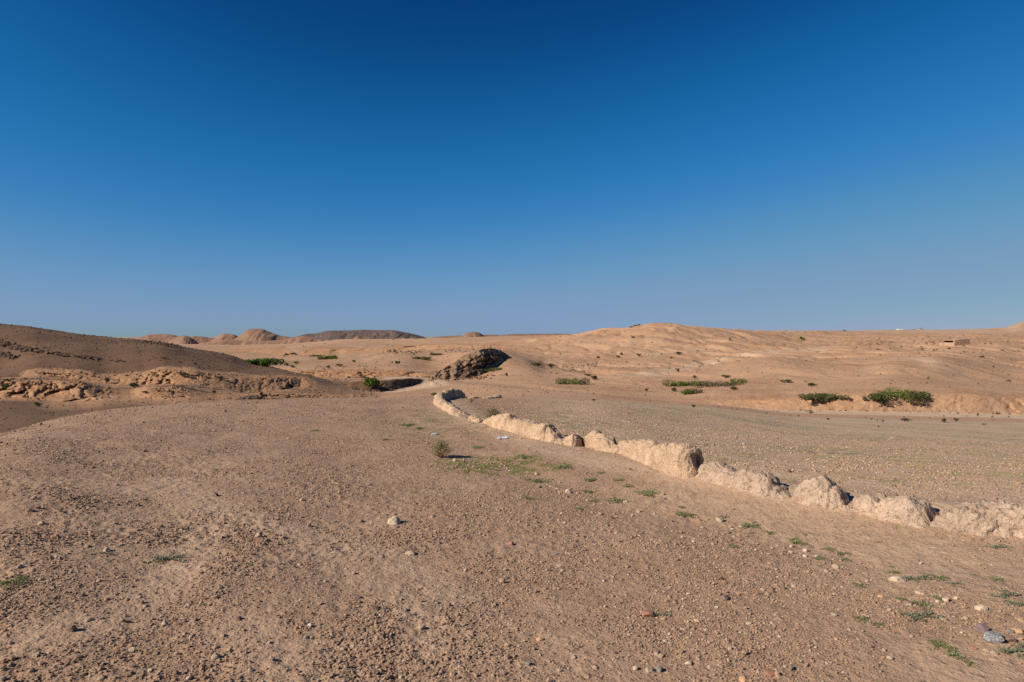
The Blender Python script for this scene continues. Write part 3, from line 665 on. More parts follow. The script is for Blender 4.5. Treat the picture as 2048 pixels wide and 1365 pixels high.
# ------------------------------------------------------------------ far hills
def far_hill(name, label, D, outline, mat, width, base_py, lam=40, amp=6, seed=1, tops=1.2, nx=200, ny=44):
    amp = amp * 0.40
    px = np.linspace(outline[0][0], outline[-1][0], nx)
    top = pchip1([p[0] for p in outline], [p[1] for p in outline], px)
    top = top + 0.35 * fbm(px / 7.0, px * 0 + seed, 3, seed)
    X = (px - CX) / F_PX * D
    zt = CAM_Z - (top - HY) / F_PX * D
    zb = CAM_Z - (base_py - HY) / F_PX * D - 4
    v = np.linspace(-1, 1, ny)
    VX = np.broadcast_to(X[:, None], (nx, ny)).copy()
    vv = np.broadcast_to(v[None, :], (nx, ny))
    hgt = np.clip(zt - zb, 0, None)[:, None]
    wl = width * (0.35 + 0.65 * hgt / hgt.max())
    Y = D + vv * wl
    VX = VX * (1 + vv * wl / D)
    g = 1 - np.abs(vv) ** tops
    r = ridged(VX / lam + 0.5 * fbm(VX / lam / 2, Y / lam / 2, 2, seed + 2), Y / (lam * 4), 3, seed + 5)
    bell = np.clip(np.abs(vv) * 2.2, 0, 1) * np.clip((1 - np.abs(vv)) * 3, 0, 1)
    Z = zb + hgt * g - amp * bell * np.clip(r - 0.35, 0, 1) * 1.6 * (hgt / hgt.max()) + 0.06 * amp * fbm(VX / lam * 3, Y / lam * 3, 3, seed + 7)
    ii = np.arange(nx * ny).reshape(nx, ny)
    me = mesh_np(name, np.stack([VX, Y, Z], -1).reshape(-1, 3), np.stack([ii[:-1, :-1], ii[1:, :-1], ii[1:, 1:], ii[:-1, 1:]], -1).reshape(-1, 4), mat)
    return link(name, me, label=label, kind='structure')
far_hill('mesa', 'flat topped pinkish mesa farthest along the skyline', 1900, [(262, 681), (285, 673.5), (297, 669.5), (312, 668.6), (328, 668.3), (345, 669.5), (356, 672.5), (372, 677), (400, 684)], M['mesa'], 90, 688, 30, 14, 3)
far_hill('conical_hill', 'small conical hill beside the flat topped mesa', 1500, [(330, 686), (345, 679), (357, 673.5), (366, 671.2), (376, 673), (390, 681), (405, 690)], M['mesa_brown'], 75, 692, 22, 8, 8)
far_hill('ridge', 'low pinkish ridge with a level top', 2100, [(352, 681), (375, 674), (385, 672.8), (402, 673.2), (415, 675), (440, 678), (470, 684)], M['mesa'], 80, 686, 30, 8, 12)
far_hill('knoll', 'little flat knoll leaning on the big domed hill', 1500, [(415, 684), (432, 676), (441, 669.5), (448, 667.5), (462, 668.5), (470, 670), (480, 675), (500, 684)], M['mesa'], 60, 688, 20, 8, 15)
far_hill('foothills', 'eroded pink foothills under the domed hill', 1150, [(380, 693), (400, 687), (425, 683), (445, 680), (462, 679.5), (480, 681), (520, 682), (560, 680), (590, 674), (606, 672.5), (640, 677), (670, 681), (700, 689)], M['mesa'], 70, 696, 18, 10, 18, 1.1, 260)
far_hill('domed_hill', 'tall domed brown hill with ravines down its face', 1250, [(440, 693), (463, 682), (480, 671), (490, 663), (500, 658.5), (511, 657.2), (524, 657.8), (535, 662), (548, 667), (562, 671.5), (585, 675), (620, 684), (650, 692)], M['mesa_brown'], 105, 694, 22, 15, 22, 1.15, 260)
far_hill('dark_mesa', 'long dark flat mesa in the middle of the skyline', 2000, [(585, 676), (600, 671.5), (615, 668), (630, 667.5), (642, 665), (655, 662), (672, 661.3), (700, 661), (725, 659.8), (745, 660.3), (785, 660.6), (800, 663), (825, 668), (845, 673), (862, 679)], M['mesa_dark'], 170, 684, 45, 14, 30, 1.3, 280)
far_hill('spur', 'small sandy spur below the dark mesa', 1500, [(700, 680), (710, 674.5), (716, 672), (724, 674), (745, 675.5), (760, 679)], M['mesa_brown'], 50, 680, 25, 4, 33, 1.2, 80)
far_hill('round_hill', 'small round topped hill alone on the skyline', 2300, [(855, 680), (880, 676), (905, 674.5), (925, 671), (932, 667), (940, 664.5), (950, 664), (958, 665.5), (968, 671), (978, 675), (990, 679)], M['mesa_brown'], 120, 681, 34, 10, 37, 1.2, 120)
far_hill('plateau', 'long low bluish plateau on the horizon', 3600, [(850, 676), (880, 673.5), (905, 672), (920, 671), (960, 669.8), (985, 669.5), (1000, 670.5), (1020, 668.6), (1060, 668), (1100, 667.8), (1160, 669), (1200, 674)], M['mesa_brown'], 200, 679, 70, 12, 44, 1.3, 200)
far_hill('plateau', 'faint low plateau peeping over the dark hillside', 3000, [(180, 679), (195, 672.5), (210, 672), (222, 676), (262, 677), (280, 679), (300, 682)], M['mesa_brown'], 160, 683, 60, 10, 47, 1.3, 100)

# ------------------------------------------------------------------ rock outcrop beside the river bend, strata tilted up to the summit
M['clod'] = rocky('clod', (0.20, 0.115, 0.066), (0.36, 0.215, 0.125), 1.0, 0.1)
def outcrop():
    base = [ground_at(x, y, 120) for x, y in ((862, 752), (905, 757), (950, 757), (985, 748), (1012, 728))]
    nx, ny = 230, 90
    crest_px = [855, 870, 885, 905, 925, 945, 962, 982, 998, 1010, 1022]
    crest_py = [757, 745, 737, 727, 713, 704, 699, 697, 700, 706, 714]
    foot_py = [760, 760, 760, 760, 759, 756, 749, 739, 728, 720, 716]
    px = np.linspace(856, 1022, nx)
    cp = pchip1(crest_px, crest_py, px); fp = pchip1(crest_px, foot_py, px)
    gp = np.linspace(856, 1022, 24); gd = np.array([ground_at(q, float(np.interp(q, px, fp)) + 1.0, 120)[1] for q in gp])
    Df = pchip1(gp, gd, px); Dc = Df + np.interp(px, [856, 930, 990, 1022], [6, 24, 14, 5])
    t = np.linspace(-0.15, 1.35, ny)[None, :]
    D = Df[:, None] * (1 - t) + Dc[:, None] * t
    py = fp[:, None] + (cp - fp)[:, None] * np.clip(t, -0.2, 1) ** 0.85 if False else fp[:, None] + (cp - fp)[:, None] * np.sign(t) * np.abs(t) ** 0.85
    py = np.where(t > 1, cp[:, None] + (t - 1) * 60, py)
    X = (px[:, None] - CX) / F_PX * D
    Z = CAM_Z - (py - HY) / F_PX * D
    # strata: steps along tilted beds
    w = (Z - 0.33 * X) + 0.8 * fbm(X / 6, D / 6, 3, 501)
    beds = (np.abs((w / 1.5) % 1.0 - 0.5) * 2)
    rough = np.clip(1.2 - np.abs(t - 0.5) * 1.6, 0.1, 1) * (1 - 0.85 * sstep(px, 975, 1018))[:, None]
    D2 = D + rough * (1.4 * (beds - 0.5) + 2.0 * np.sign(fbm(X / 2.6, Z / 1.4, 3, 511)) * np.abs(fbm(X / 2.6, Z / 1.4, 3, 511)) ** 0.5 + 4.5 * fbm((X - Z) / 6, (Z + X * 0.4) / 4, 3, 521))
    Z2 = Z + rough * 0.9 * fbm(X / 1.6, D / 1.6, 4, 531)
    X = X * D2 / D
    ii = np.arange(nx * ny).reshape(nx, ny)
    me = mesh_np('rock_outcrop', np.stack([X, D2, Z2], -1).reshape(-1, 3), np.stack([ii[:-1, :-1], ii[1:, :-1], ii[1:, 1:], ii[:-1, 1:]], -1).reshape(-1, 4), [M['outcrop'], M['outcrop_bed']], smooth=False)
    cp2 = px[:-1, None] + 0 * t[:, :-1]; lim = np.interp(px[:-1], [856, 905, 950, 1022], [-1, 0.25, 0.62, 0.75])[:, None]
    low = np.interp(px[:-1], [856, 950, 985, 1022], [0, 0, 0.25, 0.5])[:, None]
    nn = 0.22 * fbm(X[:-1, :-1] / 4, Z2[:-1, :-1] / 2, 3, 541)
    me.polygons.foreach_set('material_index', ((t[:, :-1] + nn > lim) | (t[:, :-1] + nn < low * 0.6) | (cp2 + 60 * nn < 896)).astype(np.int32).ravel())
    link('rock_outcrop', me, label='jagged dark brown rock outcrop with tilted layers above the river bend', category='rock outcrop')
outcrop()

# ------------------------------------------------------------------ rocks
def ico(sub):
    bm = bmesh.new(); bmesh.ops.create_icosphere(bm, subdivisions=sub, radius=1)
    V = np.array([v.co[:] for v in bm.verts]); Fc = np.array([[v.index for v in f.verts] for f in bm.faces]); bm.free()
    return V, Fc
def rock_shape(seed, sub=3, amp=0.22, facets=7, flat=0.7):
    V, Fc = ico(sub)
    r = np.random.default_rng(seed)
    P = V.copy()
    for _ in range(facets):          # chop flat faces off the ball
        n = r.normal(size=3); n /= np.linalg.norm(n); d = r.uniform(0.62, 0.9)
        s = P @ n
        P = P - np.clip(s - d, 0, None)[:, None] * n * 0.92
    k = 1 + amp * fbm3(V[:, 0] * 1.3 + seed, V[:, 1] * 1.3, V[:, 2] * 1.3, 2, seed) + 0.05 * fbm3(V[:, 0] * 5, V[:, 1] * 5 + seed, V[:, 2] * 5, 2, seed + 1)
    P = P * k[:, None]
    P[:, 2] *= flat
    return P, Fc
def stuff_rocks(name, label, pts, mat, sub=1, **extra):
    """pts: (x, y, z, size) joined into one mesh"""
    Vs, Fs, n = [], [], 0
    pts = np.array(pts, float)
    for q in range(6):
        P, Fc = rock_shape(900 + q, sub, 0.3, 5, 0.8)
        S = pts[q::6]
        if not len(S): continue
        a = rng.uniform(0, 6.28, len(S)); c, sn = np.cos(a)[:, None], np.sin(a)[:, None]
        Q = P[None] * (S[:, 3:4] * rng.uniform(0.7, 1.3, (len(S), 3)))[:, None, :]
        Q = np.stack([Q[..., 0] * c - Q[..., 1] * sn + S[:, 0:1], Q[..., 0] * sn + Q[..., 1] * c + S[:, 1:2], Q[..., 2] + S[:, 2:3]], -1)
        Vs.append(Q.reshape(-1, 3)); Fs.append((Fc[None] + (n + np.arange(len(S)) * len(P))[:, None, None]).reshape(-1, 3)); n += len(S) * len(P)
    me = mesh_np(name, np.concatenate(Vs), np.concatenate(Fs), mat, smooth=False)
    return link(name, me, label=label, kind='stuff', **extra)
def along(poly, n, jx, jy, smin, smax, dmin):
    out = []
    P = np.array(poly, float)
    L = np.concatenate([[0], np.cumsum(np.hypot(*np.diff(P, axis=0).T))])
    for _ in range(n):
        u = rng.uniform(0, L[-1])
        x = np.interp(u, L, P[:, 0]) + rng.normal(0, jx); y = np.interp(u, L, P[:, 1]) + rng.normal(0, jy)
        X, Y, Z = ground_at(x, y, dmin)
        s = rng.uniform(smin, smax) ** 1.0
        out.append((X, Y, Z + s * 0.15, s))
    return out
stuff_rocks('ledge_rocks', 'thin ledge of blackish rocks running across the dark hillside', along([(-40, 682), (12, 690), (30, 696), (60, 702)], 230, 5, 2.2, 0.15, 0.7, 60)
            + along([(50, 699), (80, 705), (112, 709), (130, 713), (152, 714)], 200, 3, 1.3, 0.12, 0.55, 60)
            + along([(165, 715), (195, 720)], 70, 4, 0.7, 0.12, 0.4, 60) + along([(222, 721), (250, 725)], 40, 4, 0.5, 0.1, 0.3, 60)
            + along([(-40, 706), (8, 711), (34, 718)], 120, 3, 1.8, 0.12, 0.6, 60), M['ledge'])
stuff_rocks('crest_rocks', 'dark rocks breaking out along the crest of the brown hillside', along([(286, 683), (318, 686), (342, 690), (362, 696)], 150, 5, 1.8, 0.10, 0.42, 60), M['ledge'])
stuff_rocks('bank_rubble', 'fallen clods under the eroded river bank', along([(700, 778), (760, 784), (820, 772)], 40, 6, 1.2, 0.12, 0.4, 100) + along([(880, 757), (960, 757), (985, 750)], 90, 10, 2, 0.2, 0.7, 100), M['outcrop'])
stuff_rocks('summit_rocks', 'grey brown rocks heaped near the top of the tan hill', along([(1260, 652), (1268, 651), (1276, 650)], 26, 3, 0.7, 0.35, 0.9, 200), M['ledge'])
stuff_rocks('gully_rubble', 'dark rubble in the gullies of the far terrace', along([(770, 706), (800, 703), (830, 704)], 40, 6, 2, 0.3, 0.8, 300) + along([(830, 702), (940, 700), (1000, 695)], 60, 20, 3, 0.25, 0.6, 300) + along([(1120, 738), (1170, 735), (1210, 727)], 70, 16, 4, 0.15, 0.35, 150), M['ledge'])

def strewn(name, label, n, x0, x1, d0, d1, smin, smax, mat, seed, k0=None):
    r = np.random.default_rng(seed)
    D = np.exp(r.uniform(math.log(d0), math.log(d1), n)); px = r.uniform(x0, x1, n); X = (px - CX) / F_PX * D
    m = fbm(X / 18, D / 18, 3, seed) + r.uniform(-0.5, 0.5, n) > -0.1
    X, D = X[m], D[m]; Z = terrain_z(X, D)
    sz = (smin + (smax - smin) * r.uniform(0, 1, len(X)) ** 3) * np.clip(D / 170, 0.25, 1.3)
    stuff_rocks(name, label, list(zip(X, D, Z + sz * 0.1, sz)), mat)
strewn('hillside_stones', 'stones strewn over the dark brown hillside', 11000, -100, 760, 32, 225, .05, .30, M['ledge'], 71)
strewn('hillside_stones', 'paler stones strewn over the dark brown hillside', 4500, -100, 760, 32, 225, .05, .22, M['clod'], 72)
strewn('hill_stones', 'brown stones and dead tufts strewn over the tan hill', 7000, 880, 2150, 105, 420, .06, .30, M['clod'], 73)
strewn('terrace_stones', 'stones strewn over the terraces and the valley floor', 4500, 560, 1500, 62, 480, .05, .24, M['clod'], 74)

# ------------------------------------------------------------------ the old adobe wall, one thing for each surviving piece
def smooth_poly(P, n):
    P = np.array(P, float)
    L = np.concatenate([[0], np.cumsum(np.linalg.norm(np.diff(P[:, :2], axis=0), axis=1))])
    u = np.linspace(0, L[-1], n)
    return np.stack([pchip1(L, P[:, i], u) for i in range(P.shape[1])], -1), u, L[-1]
def mud_wall(label, base, top, half, seed, mat='adobe', endsharp=(0.10, 0.06), rough=0.70, backing=1.0, cracks=()):
    """base: (px, py) along the foot of the near face; top: (px, py) of the crest"""
    pts = []
    for x, y in base:
        X, Y, Z = ground_at(x, y, 3.0)
        pts.append((X, Y))
    P = np.array(pts)
    n = max(30, int(np.linalg.norm(np.diff(P, axis=0), axis=1).sum() / 0.011))
    S, u, L = smooth_poly(P, n)
    T = np.gradient(S, axis=0); T /= np.linalg.norm(T, axis=1, keepdims=True)
    N = np.stack([-T[:, 1], T[:, 0]], -1)           # to the far side when the foot runs left to right
    wv = half * (1 + 0.25 * fbm(u / 0.35, u * 0 + seed, 3, seed))
    Cn = S + N * wv[:, None]
    pxc = CX + F_PX * Cn[:, 0] / Cn[:, 1]
    tp = pchip1([p[0] for p in top], [p[1] for p in top], pxc)
    zt = CAM_Z - (tp - HY) / F_PX * Cn[:, 1]
    zg = terrain_z(Cn[:, 0], Cn[:, 1])
    H = np.maximum(zt - zg, 0.03)
    e0 = np.clip(u / endsharp[0], 0, 1); e1 = np.clip((L - u) / endsharp[1], 0, 1)
    end = np.sqrt(np.clip(1 - (1 - e0) ** 2, 0, 1)) * np.sqrt(np.clip(1 - (1 - e1) ** 2, 0, 1))
    m = 60
    a = np.linspace(-0.22, math.pi + 0.22, m)        # from the near foot over the crest to the far foot
    ca, sa = np.cos(a), np.sin(a)
    off = -np.sign(ca) * np.abs(ca) ** 0.72
    up = np.sign(sa) * np.abs(sa) ** 0.62
    wide = wv[:, None] * (0.25 + 0.75 * end[:, None]) * (1 + 0.18 * (1 - np.clip(up, 0, 1))[None, :])
    X = Cn[:, 0:1] + N[:, 0:1] * off[None, :] * wide
    Y = Cn[:, 1:2] + N[:, 1:2] * off[None, :] * wide
    Z = zg[:, None] - 0.04 + (H * end)[:, None] * up[None, :] + 0.04 * (up[None, :] > 0.5) * end[:, None]
    X0, Y0, Z0 = X.copy(), Y.copy(), Z.copy()
    k = rough
    f1 = fbm3(X0 / 0.17, Y0 / 0.17, Z0 / 0.15, 3, seed); f2 = fbm3(X0 / 0.05 + 9, Y0 / 0.05, Z0 / 0.045, 3, seed + 3)
    pits = np.clip(fbm3(X0 / 0.035, Y0 / 0.035 + 5, Z0 / 0.03, 2, seed + 6) - 0.25, 0, 1)
    crack = np.clip(0.10 - np.abs(fbm3(X0 / 0.22, Y0 / 0.22, Z0 / 0.16 + 7, 3, seed + 8)), 0, 1) * 10
    courses = 0.5 + 0.5 * np.cos(Z0 / 0.11 * 6.283 + 2.5 * fbm3(X0 / 0.3, Y0 / 0.3, Z0 / 0.3, 2, seed + 11))
    f3 = fbm3(X0 / 0.085 + 3, Y0 / 0.085, Z0 / 0.07, 3, seed + 21)
    disp = k * (0.045 * f1 + 0.034 * f3 + 0.026 * f2 - 0.045 * pits - 0.040 * crack ** 2 + 0.008 * courses)
    for cpx, dep, wid in cracks:
        uu = np.interp(cpx, pxc, u)
        disp = disp - dep * np.exp(-((u[:, None] - uu + 0.02 * f1) / wid) ** 2)
    cx_, cz_ = off[None, :], up[None, :]
    X = X + N[:, 0:1] * cx_ * disp; Y = Y + N[:, 1:2] * cx_ * disp
    Z = Z + np.clip(cz_, 0, 1) * disp
    ends = (1 - np.minimum(e0, e1))[:, None] * 0.03 * f2
    X = X + T[:, 0:1] * ends; Y = Y + T[:, 1:2] * ends
    ii = np.arange(n * m).reshape(n, m)
    me = mesh_np('mud_wall', np.stack([X, Y, Z], -1).reshape(-1, 3), np.stack([ii[:-1, :-1], ii[1:, :-1], ii[1:, 1:], ii[:-1, 1:]], -1).reshape(-1, 4), M[mat])
    return link('mud_wall', me, label=label, category='mud wall', group='surviving pieces of the old mud wall')
def curved_wall():
    """the horseshoe at the far end: crest heights given along the foot, not by bearing"""
    foot = [(924, 25.5, 14), (916, 24.8, 17), (907, 24.0, 18), (897, 23.0, 17), (888, 21.8, 16), (881, 20.5, 15), (878.5, 19.3, 14), (881, 18.2, 14), (887, 17.3, 14), (896, 16.6, 13), (905, 16.0, 12), (915, 15.5, 9), (925, 15.1, 6), (932, 14.9, 3)]
    P = [((x - CX) / F_PX * D, D, h * D / F_PX) for x, D, h in foot]
    P = np.array(P)
    n = 330
    S, u, L = smooth_poly(P, n)
    H = S[:, 2] * (1 + 0.28 * fbm(u / 0.22, u * 0, 3, 601)); S = S[:, :2]
    T = np.gradient(S, axis=0); T /= np.linalg.norm(T, axis=1, keepdims=True)
    N = np.stack([-T[:, 1], T[:, 0]], -1)
    zg = terrain_z(S[:, 0], S[:, 1])
    e = np.sqrt(np.clip(1 - (1 - np.clip(u / 0.15, 0, 1)) ** 2, 0, 1)) * np.sqrt(np.clip(1 - (1 - np.clip((L - u) / 0.15, 0, 1)) ** 2, 0, 1))
    m = 48
    a = np.linspace(-0.2, math.pi + 0.2, m); ca, sa = np.cos(a), np.sin(a)
    off = np.sign(ca) * np.abs(ca) ** 0.7; up = np.sign(sa) * np.abs(sa) ** 0.6
    wid = 0.11 * (1 + 0.2 * fbm(u / 0.3, u * 0 + 3, 3, 611))[:, None] * (1 + 0.5 * (1 - np.clip(up, 0, 1))[None, :])
    X = S[:, :1] + N[:, :1] * off * wid; Y = S[:, 1:] + N[:, 1:] * off * wid; Z = zg[:, None] - 0.03 + (H * e)[:, None] * up
    d = 0.045 * fbm3(X / 0.16, Y / 0.16, Z / 0.14, 3, 621) + 0.03 * fbm3(X / 0.06, Y / 0.06, Z / 0.05, 3, 622)
    X = X + N[:, :1] * off * d; Y = Y + N[:, 1:] * off * d; Z = Z + np.clip(up, 0, 1) * d
    ii = np.arange(n * m).reshape(n, m)
    me = mesh_np('mud_wall', np.stack([X, Y, Z], -1).reshape(-1, 3), np.stack([ii[:-1, :-1], ii[1:, :-1], ii[1:, 1:], ii[:-1, 1:]], -1).reshape(-1, 4), M['adobe'])
    link('mud_wall', me, label='curved far end of the mud wall, its hollow side in deep shade', category='mud wall', group='surviving pieces of the old mud wall')
curved_wall()
mud_wall('small knob of mud wall between the curved end and the dry bush', [(934, 842), (945, 844), (957, 846)], [(934, 840), (941, 832), (950, 831), (957, 838)], 0.09, 5, endsharp=(0.1, 0.05))
mud_wall('long low mud wall with two humps behind the white plastic scrap', [(962, 845), (1005, 860), (1050, 873), (1090, 883), (1130, 890)],
         [(962, 845), (975, 839), (985, 836), (998, 829), (1012, 827), (1021, 829), (1026, 838), (1045, 839), (1062, 842), (1075, 849), (1088, 847), (1098, 847), (1104, 858), (1113, 867), (1122, 878)], 0.14, 7, endsharp=(0.5, 0.2), cracks=((1100, .06, .014),))
mud_wall('short rounded lump of mud wall, smallest of the near row', [(1125, 889), (1145, 893), (1165, 893)], [(1125, 876), (1135, 872), (1150, 871), (1164, 876)], 0.15, 9, endsharp=(0.1, 0.05))
mud_wall('pointed hump of mud wall between the rounded lump and the big block', [(1166, 893), (1192, 901), (1232, 908)], [(1166, 882), (1178, 870), (1190, 861), (1200, 866), (1212, 873), (1232, 890)], 0.14, 11, endsharp=(0.25, 0.22))
mud_wall('tallest block of mud wall ending in a cracked rounded stub', [(1228, 904), (1270, 920), (1310, 936), (1345, 951), (1372, 958), (1393, 958)],
         [(1228, 888), (1245, 884), (1262, 882), (1285, 879), (1305, 882), (1322, 891), (1335, 890), (1350, 886), (1370, 888), (1384, 895), (1394, 909)], 0.15, 13, endsharp=(0.12, 0.30), cracks=((1381, .06, .014),))
mud_wall('dusty mud wall with a broken end, half buried by the slope', [(1384, 952), (1430, 966), (1480, 980), (1530, 993), (1577, 1003)],
         [(1384, 938), (1400, 932), (1412, 926), (1428, 925), (1448, 931), (1475, 944), (1495, 941), (1520, 943), (1538, 951), (1552, 963), (1564, 974), (1577, 998)], 0.15, 17, 'adobe_dusty', endsharp=(0.22, 0.26), cracks=((1553, .03, .02),))
mud_wall('stubby block of mud wall standing alone between two gaps', [(1580, 1004), (1620, 1011), (1655, 1017), (1702, 1024)],
         [(1580, 982), (1592, 961), (1610, 955), (1640, 954), (1660, 962), (1677, 972), (1690, 990), (1702, 1010)], 0.15, 19, 'adobe_dusty', endsharp=(0.22, 0.26), cracks=((1668, .025, .02),))
mud_wall('low mud wall dipping in the middle, between the lone block and the frame edge piece', [(1699, 1020), (1750, 1034), (1800, 1047), (1830, 1054), (1868, 1061)],
         [(1699, 1006), (1716, 990), (1740, 987), (1762, 990), (1778, 996), (1795, 991), (1820, 993), (1840, 1002), (1855, 1016), (1868, 1038)], 0.16, 23, 'adobe_dusty', endsharp=(0.22, 0.26), cracks=((1772, .05, .03),))
mud_wall('broad pebble crusted mud wall running out of view', [(1858, 1048), (1905, 1062), (1950, 1070), (2010, 1074), (2080, 1078), (2200, 1092)],
         [(1858, 1036), (1880, 1019), (1905, 1013), (1940, 1010), (1975, 1007), (2010, 1009), (2048, 1013), (2120, 1022), (2200, 1035)], 0.19, 29, 'adobe_dusty', endsharp=(0.2, 0.1), rough=0.95)
mud_wall('farther stump of mud wall past the shaded curve', [(941, 797.5), (949, 797.5), (956, 797)], [(941, 794), (948, 793.5), (951, 790), (956, 791)], 0.13, 31, endsharp=(0.2, 0.06))
mud_wall('low scrap of mud wall with one raised end, farthest of all', [(976, 797.5), (990, 797), (1003, 797)], [(976, 794.5), (990, 793), (997, 790), (1002, 788.5)], 0.13, 37, endsharp=(0.2, 0.05))

# ------------------------------------------------------------------ ruined hut and far buildings
def box(V, Fq, p0, p1, rz=0, org=(0, 0)):
    c, s = math.cos(rz), math.sin(rz); n = len(V)
    for z in (p0[2], p1[2]):
        for x, y in ((p0[0], p0[1]), (p1[0], p0[1]), (p1[0], p1[1]), (p0[0], p1[1])):
            V.append((org[0] + x * c - y * s, org[1] + x * s + y * c, z))
    for f in ((0, 3, 2, 1), (4, 5, 6, 7), (0, 1, 5, 4), (1, 2, 6, 5), (2, 3, 7, 6), (3, 0, 4, 7)): Fq.append([n + i for i in f])
def boxes_obj(name, lst, mat, parent=None, **kw):
    V, Fq = [], []
    for b in lst: box(V, Fq, b[0], b[1], b[2] if len(b) > 2 else 0)
    me = mesh_np(name, np.array(V), np.array(Fq), mat, smooth=False)
    return link(name, me, parent, **kw)
M['hutwall'] = rocky('old_hut_mud', (0.34, 0.21, 0.14), (0.50, 0.33, 0.22), 1.2, 0.12, 0.3)
M['beam'] = plain('old_timber', (0.09, 0.06, 0.04), 0.9)
M['yellow'] = plain('ochre_render', (0.60, 0.42, 0.18)); M['whitewall'] = plain('white_render', (0.78, 0.75, 0.7)); M['greyblk'] = plain('grey_block', (0.2, 0.18, 0.17)); M['opening'] = plain('dark_opening', (0.03, 0.025, 0.02))
def rough_wall(name, p0, p1, th, h0, h1, z0, seed, parent):
    """mud wall of a hut from p0 to p1 with a crumbling top"""
    n = 60; u = np.linspace(0, 1, n)
    dx, dy = p1[0] - p0[0], p1[1] - p0[1]; L = math.hypot(dx, dy); nx_, ny_ = -dy / L * th / 2, dx / L * th / 2
    H = h0 + (h1 - h0) * u + 0.28 * fbm(u * 9, u * 0 + seed, 3, seed)
    m = 14
    prof = [(-1.15, -1.5)] + [(-1, t) for t in np.linspace(0, 1, 5)] + [(0, 1.03)] + [(1, t) for t in np.linspace(1, 0, 5)] + [(1.15, -1.5)]
    V = []
    for i in range(n):
        x, y = p0[0] + dx * u[i], p0[1] + dy * u[i]
        for o, t in prof:
            j = 0.10 * math.sin(i * 1.7 + t * 9 + seed) * (t > 0)
            V.append((x + nx_ * (o + j), y + ny_ * (o + j), z0 + (H[i] * t if t > 0 else t)))
    mm = len(prof); ii = np.arange(n * mm).reshape(n, mm)
    me = mesh_np(name, np.array(V), [np.stack([ii[:-1, :-1], ii[:-1, 1:], ii[1:, 1:], ii[1:, :-1]], -1).reshape(-1, 4), np.array([[*ii[0, ::-1]], [*ii[-1]]])], M['hutwall'], smooth=False)
    return link(name, me, parent)
hx, hy, hz = ground_at(1908, 693, 200)
hut = empty('ruined_hut', (hx, hy, hz), label='roofless mud hut ruin with a dark gap, alone on the far slope', category='hut ruin')
hut.rotation_euler = (0, 0, -math.atan2(hx, hy))
k = hy / F_PX
rough_wall('wall', (-5.0, 1.5), (0, 0), 0.5, 8 * k, 8 * k, -0.2, 3, hut)
rough_wall('wall', (0, 0), (5.7, 6.0), 0.5, 12.0 * k, 15 * k, 0.0, 5, hut)
rough_wall('wall', (-5.2, 1.5), (-3.6, 6.5), 0.5, 8.5 * k, 12 * k, -0.2, 8, hut)
rough_wall('wall', (-3.6, 6.5), (5.4, 6.5), 0.5, 12 * k, 14 * k, 0.0, 9, hut)
zr = 11.2 * k
boxes_obj('shade_partition', [((-3.9, 1.7, 0), (-3.6, 5.2, zr)), ((-0.3, 1.0, 0), (0.0, 5.2, zr)), ((-3.6, 4.9, 0), (-0.3, 5.2, zr))], M['hutwall'], hut)  # unseen partitions added to keep light out, so the gap stays dark
boxes_obj('roof', [((-4.1, 0.6, zr), (0.2, 5.4, zr + 0.3))], M['hutwall'], hut)
for i in range(4): boxes_obj('roof_beam', [((-3.5 + i * 0.9, 0.4, zr - 0.18), (-3.33 + i * 0.9, 5.3, zr - 0.01))], M['beam'], hut)
def building(name, label, px, py, D, parts, cat='building'):
    X = (px - CX) / F_PX * D; Z = CAM_Z - (py - HY) / F_PX * D
    t = empty(name, (X, D, Z), label=label, category=cat)
    k = D / F_PX
    for pn, lst, mat in parts:
        for (x0, x1, z0, z1, y0, y1) in lst:
            boxes_obj(pn, [((x0 * k, y0 * k, z0 * k), (x1 * k, y1 * k, z1 * k))], mat, t)
    return t
building('quarry_works', 'long low ochre works building under the dark mesa', 817, 682.5, 1100,
   [('block', [(-13, -9, -1, 5.2, 0, 6), (-9, 6, -1, 4.2, 0.5, 7), (6, 12, -1, 4.6, 0, 6)], M['yellow']),
    ('roof', [(-13.3, -8.8, 5.2, 5.6, -0.3, 6.3), (-8.8, 6.2, 4.2, 4.5, 0.2, 7.3), (6.2, 12.2, 4.6, 4.9, -0.3, 6.3)], M['whitewall']),
    ('doorway', [(-7.5, -6, 0, 2.6, 0.3, 0.6), (-4.5, -3, 0, 2.6, 0.3, 0.6), (-1.2, 0.3, 0, 2.6, 0.3, 0.6), (2.4, 3.9, 0, 2.6, 0.3, 0.6), (8, 9.5, 0, 2.4, -0.2, 0.1)], M['opening']),
    ('yard_wall', [(-14, 13, -1.6, 0.6, -3, -2.5)], M['greyblk'])])
building('conveyor', 'small dark quarry conveyor beside the ochre works', 786.5, 681, 1100,
   [('hopper', [(-3, 3, -1, 1.6, 0, 3)], M['greyblk']), ('tower', [(-1.2, -0.4, 1.6, 4.4, 1, 1.8), (0.4, 1.1, 1.6, 3.4, 1, 1.8)], M['greyblk']), ('belt', [(-2.4, 2.8, 1.6, 2.1, 0.8, 2.0)], M['opening'])], 'conveyor')
building('farm_shed', 'tiny white shed on the plain before the round hill', 883, 680, 1400, [('wall', [(-5, 4, -1, 1.2, 0, 5)], M['whitewall']), ('roof', [(-5.2, 4.2, 1.2, 1.6, -0.2, 5.2)], M['whitewall'])], 'shed')
building('white_house', 'long white house on the skyline beyond the hut ruin', 1801, 661.5, 1500, [('wall', [(-5, 5, -3, 2.6, 0, 5)], M['whitewall']), ('roof', [(-5.3, 5.3, 2.6, 3, -0.2, 5.3)], M['whitewall'])], 'house')
